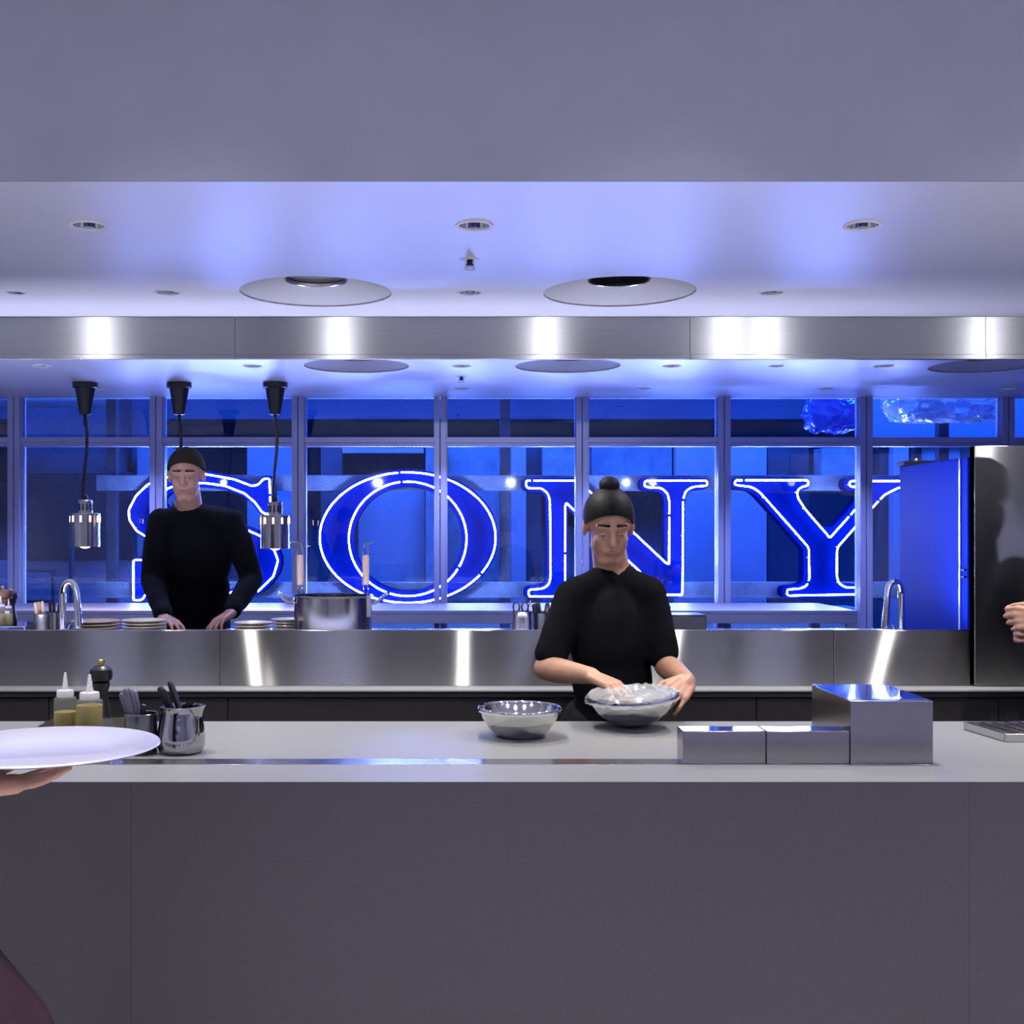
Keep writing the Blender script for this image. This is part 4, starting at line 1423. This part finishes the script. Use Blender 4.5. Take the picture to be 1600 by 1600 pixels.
def cap_mesh(C, R, grow=0.010, line=0.028, back=-0.06, extra=None):
    """close shell over the skull; the hairline falls from the forehead to the nape"""
    mb = MB()
    c = C + R @ Vector((0, -0.012, 0.030))
    nu, nv = 40, 26
    rr = (0.073 + grow, 0.093 + grow, 0.087 + grow)
    verts, faces = [], []
    for lay in (0, 1):
        k = 1.0 if lay == 0 else 0.86
        for i in range(nv + 1):
            for j in range(nu):
                ph = 2 * math.pi * j / nu
                f = (math.sin(ph) + 1) / 2          # 1 at the forehead, 0 at the nape
                zl = back + (line - back) * (f ** 1.2)
                ca = max(-0.95, min(0.95, zl / rr[2]))
                th = math.acos(ca) * i / nv
                p = Vector((rr[0] * math.sin(th) * math.cos(ph), rr[1] * math.sin(th) * math.sin(ph), rr[2] * math.cos(th))) * k
                verts.append(c + R @ p)
    off = (nv + 1) * nu
    for i in range(nv):
        for j in range(nu):
            j2 = (j + 1) % nu
            faces.append((i * nu + j, (i + 1) * nu + j, (i + 1) * nu + j2, i * nu + j2))
            faces.append((off + i * nu + j, off + i * nu + j2, off + (i + 1) * nu + j2, off + (i + 1) * nu + j))
    for j in range(nu):
        j2 = (j + 1) % nu
        a = nv * nu
        faces.append((a + j, off + a + j, off + a + j2, a + j2))
    mb.add(verts, faces)
    return mb


def hand_volume(mb, W, D, N, side, curl=(0.5, 0.6, 0.5), spread=0.10, thumb_in=0.5, grip=0.0):
    """W wrist, D along the palm, N out of the palm (the side the fingers close to), side = +1 thumb on D x N side"""
    D = Vector(D).normalized()
    N = Vector(N)
    N = (N - D * N.dot(D)).normalized()
    T = D.cross(N).normalized() * side          # towards the thumb
    # palm
    for k in (-1.5, -0.5, 0.5, 1.5):
        kb = W + D * 0.012 + T * (k * 0.013)
        kt = W + D * (0.088 - 0.004 * abs(k - 0.5)) + T * (k * 0.0205)
        mb.cap(kb, kt, 0.0155, 0.0125, 10)
    mb.ell(W + D * 0.035 + T * 0.026 + N * 0.008, (0.018, 0.030, 0.016), basis(D, N), 14, 10)
    lens = {1.5: (0.040, 0.024, 0.020), 0.5: (0.045, 0.028, 0.021), -0.5: (0.041, 0.026, 0.021), -1.5: (0.032, 0.020, 0.018)}
    tips = []
    for k, ls in lens.items():
        p = W + D * (0.090 - 0.004 * abs(k - 0.5)) + T * (k * 0.0215)
        ang = 0.0
        d0 = (D + T * (k * spread * 0.35)).normalized()
        r = 0.0092 if k != -1.5 else 0.0080
        for seg, (l, c) in enumerate(zip(ls, curl)):
            ang += c * (1 + 0.08 * (0.5 - k))
            dd = d0 * math.cos(ang) + N * math.sin(ang)
            q = p + dd * l
            mb.cap(p, q, r, r * 0.90, 10)
            p = q
            r *= 0.90
        tips.append((p, dd))
    # thumb leaves the side of the palm near its base
    p = W + D * 0.030 + T * 0.026 + N * 0.004
    td = (D * 0.72 + T * 0.62 + N * (0.25 + thumb_in * 0.5)).normalized()
    q = p + td * 0.042
    mb.cap(p, q, 0.0145, 0.0110, 10)
    td2 = (D * 0.92 + T * (0.32 - 0.5 * thumb_in) + N * (0.25 + 0.6 * thumb_in)).normalized()
    q2 = q + td2 * 0.031
    mb.cap(q, q2, 0.0110, 0.0098, 10)
    td3 = (td2 - T * 0.25 * thumb_in).normalized()
    mb.cap(q2, q2 + td3 * 0.024, 0.0098, 0.0082, 10)
    return tips


def person(label, root, J, hands, fwd_head, skinm=M_SKIN, shirtm=M_CLOTH, trousm=M_TROUSER, sleeve='long', headgear='hair', seed=1,
           shirt_label=None, up_head=(0, 0, 1), slim=1.0):
    """J: world joints. The body is one continuous mesh; clothes and hair are children of the person."""
    root = Vector(root)
    t = thing('person', label, 'person', root)
    J = {k: Vector(v) - root for k, v in J.items()}
    R = basis(fwd_head, up_head)
    Rt = basis(J['fwd'] + root)
    b = MB()
    C = J['head']
    head_volume(b, C, R)
    b.cap(C + R @ Vector((0, -0.025, -0.045)), J['neck'], 0.054, 0.060)
    ch, pe = J['chest'], J['pelvis']
    b.cap(J['neck'], J['neck'].lerp(ch, 0.6), 0.060, 0.09)
    b.ell(ch, (0.150 * slim, 0.098, 0.175), Rt, 24, 18)
    b.ell(pe, (0.150 * slim, 0.105, 0.120), Rt, 24, 18)
    b.cap(ch, pe, 0.105, 0.105)
    for s in ('l', 'r'):
        b.cap(J['sh_' + s], J['neck'].lerp(ch, 0.3), 0.050, 0.058)
        b.cap(J['sh_' + s], J['el_' + s], 0.050, 0.038)
        mid = J['el_' + s].lerp(J['wr_' + s], 0.30)
        b.cap(J['el_' + s], mid, 0.039, 0.041)
        b.cap(mid, J['wr_' + s], 0.041, 0.0265)
        h = hands[s]
        W = J['wr_' + s]
        b.cap(W, W + Vector(h['D']).normalized() * 0.02, 0.026, 0.022)
        hand_volume(b, W, h['D'], h['N'], h['side'], h.get('curl', (0.4, 0.5, 0.4)), h.get('spread', 0.3), h.get('thumb', 0.4))
        hip, kn, an = J['hip_' + s], J['kn_' + s], J['an_' + s]
        b.cap(hip, kn, 0.078, 0.052)
        b.cap(kn, kn.lerp(an, 0.3), 0.052, 0.054)
        b.cap(kn.lerp(an, 0.3), an, 0.054, 0.036)
        b.cap(an, an + Rt @ Vector((0, 0.15, -0.045)), 0.036, 0.026)
    body = remesh(b, 'body', skinm, t, 0.0045, 5)
    face_parts(t, body, C, R, M_HAIR)
    # shirt
    sh = MB()
    sh.ell(ch, (0.172 * slim, 0.122, 0.190), Rt, 28, 20)
    sh.ell(ch.lerp(pe, 0.55), (0.160 * slim, 0.122, 0.170), Rt, 28, 20)
    sh.ell(pe + Vector((0, 0, 0.02)), (0.168 * slim, 0.124, 0.115), Rt, 28, 20)
    sh.cap(ch, pe, 0.12, 0.125)
    sh.cap(J['neck'].lerp(ch, 0.18), ch, 0.074, 0.12)
    ax = (C - ch).normalized()
    Rn = basis(ax, (0, 1, 0.2))
    nc = J['neck'].lerp(ch, 0.10)
    sh.tube([nc + Rn @ Vector((0.060 * math.cos(k * math.pi / 12), 0, 0.064 * math.sin(k * math.pi / 12))) for k in range(24)], 0.016, 10, closed=True)
    for s in ('l', 'r'):
        sh.cap(J['sh_' + s], J['neck'].lerp(ch, 0.22), 0.064, 0.066)
        sh.ell(J['sh_' + s], (0.068 * slim, 0.066, 0.066 * slim), Rt)
        if sleeve == 'long':
            sh.cap(J['sh_' + s], J['el_' + s], 0.066, 0.054)
            sh.cap(J['el_' + s], J['el_' + s].lerp(J['wr_' + s], 0.92), 0.054, 0.038)
        else:
            sh.cap(J['sh_' + s], J['sh_' + s].lerp(J['el_' + s], sleeve), 0.062, 0.056)
    remesh(sh, 'shirt', shirtm, t, 0.008, 8, 0.010, 8, seed)
    tr = MB()
    tr.ell(pe + Vector((0, 0, -0.03)), (0.165, 0.120, 0.110), Rt)
    for s in ('l', 'r'):
        tr.cap(J['hip_' + s], J['kn_' + s], 0.098, 0.074)
        tr.cap(J['kn_' + s], J['an_' + s].lerp(J['kn_' + s], 0.08), 0.074, 0.060)
    remesh(tr, 'trousers', trousm, t, 0.012, 4, 0.008, 8, seed + 3)
    for s in ('l', 'r'):
        an = J['an_' + s]
        so = MB()
        so.cap(an + Rt @ Vector((0, -0.045, -0.040)), an + Rt @ Vector((0, 0.14, -0.050)), 0.038, 0.036)
        so.cap(an, an + Rt @ Vector((0, 0.06, -0.05)), 0.046, 0.040)
        remesh(so, 'shoe', M_SHOE, t, 0.008, 3)
    if headgear == 'cap':
        cp = cap_mesh(C, R, 0.012, 0.040, -0.050).build('cap', M_CAP, t, smooth=60)
    else:
        hr = cap_mesh(C, R, 0.010, 0.034, -0.085)
        if headgear == 'knot':
            hr.ell(C + R @ Vector((0, -0.03, 0.128)), (0.034, 0.036, 0.030), R)
        hr.build('hair', M_HAIR, t, smooth=60)
    return t


# cook in long sleeves behind the island
d1 = 5.50
J1 = dict(head=px(291, 743, 5.36), neck=px(296, 793, 5.47), chest=px(306, 866, 5.50), pelvis=px(306, 965, 5.60), fwd=Vector((0, -1, 0)),
          sh_l=px(361, 815, 5.47), el_l=px(393, 905, 5.42), wr_l=px(362, 957, 5.17),
          sh_r=px(252, 817, 5.47), el_r=px(238, 908, 5.40), wr_r=px(256, 965, 5.15),
          hip_l=px(328, 975, 5.6), kn_l=(-1.10, 5.56, 0.50), an_l=(-1.10, 5.60, 0.09),
          hip_r=px(284, 975, 5.6), kn_r=(-1.27, 5.56, 0.50), an_r=(-1.27, 5.60, 0.09))
person('cook in a dark cap and long black sleeves standing behind the island', (-1.18, 5.58, 0), J1,
       dict(l=dict(D=(-0.42, -0.62, -0.30), N=(-0.1, -0.35, -0.9), side=-1, curl=(0.35, 0.55, 0.4), spread=0.3),
            r=dict(D=(0.50, -0.70, -0.16), N=(0.0, -0.15, -1), side=1, curl=(0.25, 0.45, 0.4), spread=0.3)),
       (0.06, -1, -0.16), headgear='cap', seed=4)

# cook with the bowl in the aisle
J2 = dict(head=px(951, 822, 3.83), neck=px(955, 884, 3.93), chest=px(956, 985, 3.93), pelvis=px(957, 1120, 3.99), fwd=Vector((0, -1, 0)),
          sh_l=px(1011, 928, 3.90), el_l=px(1040, 1040, 3.88), wr_l=px(1074, 1064, 3.64),
          sh_r=px(899, 930, 3.90), el_r=px(852, 1044, 3.84), wr_r=px(924, 1056, 3.63),
          hip_l=px(992, 1130, 3.99), kn_l=(0.62, 3.97, 0.48), an_l=(0.63, 4.00, 0.09),
          hip_r=px(922, 1130, 3.99), kn_r=(0.46, 3.97, 0.48), an_r=(0.44, 4.00, 0.09))
person('cook in a black T-shirt holding a film-covered bowl at the counter', (0.54, 3.99, 0), J2,
       dict(l=dict(D=(-0.50, -0.70, -0.28), N=(-0.55, 0.05, -0.7), side=-1, curl=(0.45, 0.7, 0.5), spread=0.3, thumb=0.6),
            r=dict(D=(0.62, -0.62, -0.22), N=(0.1, -0.1, -1), side=1, curl=(0.35, 0.55, 0.45), spread=0.3)),
       (0.03, -1, -0.34), sleeve=0.80, headgear='knot', seed=9, slim=0.84)

# bowl held over the counter edge
cb = px(990, 1092, 3.46)
t = thing('covered_bowl', 'steel bowl under crinkled cling film in the hands of the cook', 'bowl', (cb.x, cb.y, Z_COUNTER + 0.016))
t.rotation_euler = (math.radians(3), math.radians(-4), 0)
MB().lathe([(0, 0), (0.062, 0), (0.072, 0.005), (0.105, 0.032), (0.125, 0.060), (0.131, 0.076), (0.1295, 0.076), (0.1235, 0.061), (0.1035, 0.034), (0.070, 0.007), (0, 0.002)], n=64, close=False).build('bowl_shell', M_BOWL, t, smooth=60)
MB().lathe([(0.129, 0.0765), (0.131, 0.081), (0.136, 0.080), (0.137, 0.076), (0.133, 0.073)], n=64, close=False).build('rolled_rim', M_CHROME, t, smooth=60)
from mathutils import noise as nz
fm = MB()
verts, faces = [], []
nr, na = 14, 64
for i in range(nr + 1):
    for k in range(na):
        a = 2 * math.pi * k / na
        r = 0.139 * i / nr
        p = Vector((r * math.cos(a), r * math.sin(a), 0))
        z = 0.0835 + 0.012 * abs(nz.noise(p * 26)) + 0.006 * nz.noise(p * 70)
        if i == nr:
            z = 0.066 + 0.010 * nz.noise(p * 60)
            p *= 1.0 + 0.03 * nz.noise(p * 50)
        verts.append((p.x, p.y, z))
for i in range(nr):
    for k in range(na):
        k2 = (k + 1) % na
        faces.append((i * na + k, i * na + k2, (i + 1) * na + k2, (i + 1) * na + k))
fm.add(verts, faces)
fm.build('cling_film', M_FILM, t, smooth=30)

# cook at the right edge, hand raised at the waist
J3 = dict(head=(2.26, 3.95, 1.62), neck=(2.31, 3.96, 1.47), chest=(2.32, 3.96, 1.26), pelvis=(2.34, 3.96, 0.97), fwd=Vector((-1, 0, 0)),
          sh_l=(2.31, 3.77, 1.38), el_l=(2.30, 3.72, 1.10), wr_l=(2.045, 3.80, 1.165),
          sh_r=(2.31, 4.15, 1.38), el_r=(2.34, 4.16, 1.10), wr_r=(2.13, 4.07, 1.10),
          hip_l=(2.34, 3.88, 0.94), kn_l=(2.31, 3.88, 0.50), an_l=(2.34, 3.88, 0.09),
          hip_r=(2.34, 4.05, 0.94), kn_r=(2.33, 4.05, 0.50), an_r=(2.37, 4.05, 0.09))
J3 = {k: (Vector(v) + Vector((-0.125, 0, 0.025)) if k != 'fwd' else v) for k, v in J3.items()}
person('person in black mostly cut off at the right edge, one hand showing', (2.215, 3.96, 0), J3,
       dict(l=dict(D=(-1.0, 0.25, 0.02), N=(0.15, 0.9, -0.2), side=-1, curl=(1.0, 1.2, 0.8), spread=0.1, thumb=0.7),
            r=dict(D=(-0.8, -0.5, 0.1), N=(0.1, -0.8, 0.0), side=1, curl=(0.9, 1.1, 0.8), spread=0.1, thumb=0.7)),
       (-1, -0.1, -0.15), headgear='hair', seed=13)

# server passing in front of the counter with a plate
cpz = Vector((-0.715, 2.10, 1.072))
J4 = dict(head=(-1.02, 2.08, 1.60), neck=(-1.06, 2.09, 1.44), chest=(-1.06, 2.10, 1.23), pelvis=(-1.05, 2.10, 0.95), fwd=Vector((1, 0, 0)),
          sh_l=(-1.05, 2.28, 1.36), el_l=(-1.02, 2.33, 1.09), wr_l=(-0.98, 2.22, 0.86),
          sh_r=(-1.05, 1.92, 1.36), el_r=(-1.04, 1.90, 1.08), wr_r=(-0.825, 2.02, 1.030),
          hip_l=(-1.04, 2.18, 0.92), kn_l=(-1.10, 2.18, 0.50), an_l=(-1.28, 2.18, 0.12),
          hip_r=(-1.03, 2.02, 0.92), kn_r=(-0.74, 2.02, 0.60), an_r=(-0.80, 2.02, 0.15))
person('server in plum walking past the counter, cut off at the left edge', (-1.05, 2.10, 0), J4,
       dict(r=dict(D=(0.86, 0.42, 0.03), N=(0, 0, 1), side=-1, curl=(0.10, 0.18, 0.12), spread=0.7, thumb=0.0),
            l=dict(D=(0.15, 0.0, -1.0), N=(0, -0.9, 0.0), side=-1, curl=(0.3, 0.4, 0.3), spread=0.2)),
       (1, 0.0, -0.08), shirtm=M_PLUM, trousm=M_PLUM, headgear='hair', seed=21)
t = thing('serving_plate', 'large white round plate carried by the server at the left edge', 'plate', cpz)
MB().lathe([(0, 0), (0.115, 0), (0.122, 0.004), (0.19, 0.014), (0.200, 0.018), (0.198, 0.021), (0.188, 0.019), (0.125, 0.0095), (0.115, 0.006), (0, 0.006)], n=72, close=False).build('plate_rim', M_WHITECER, t, smooth=40)
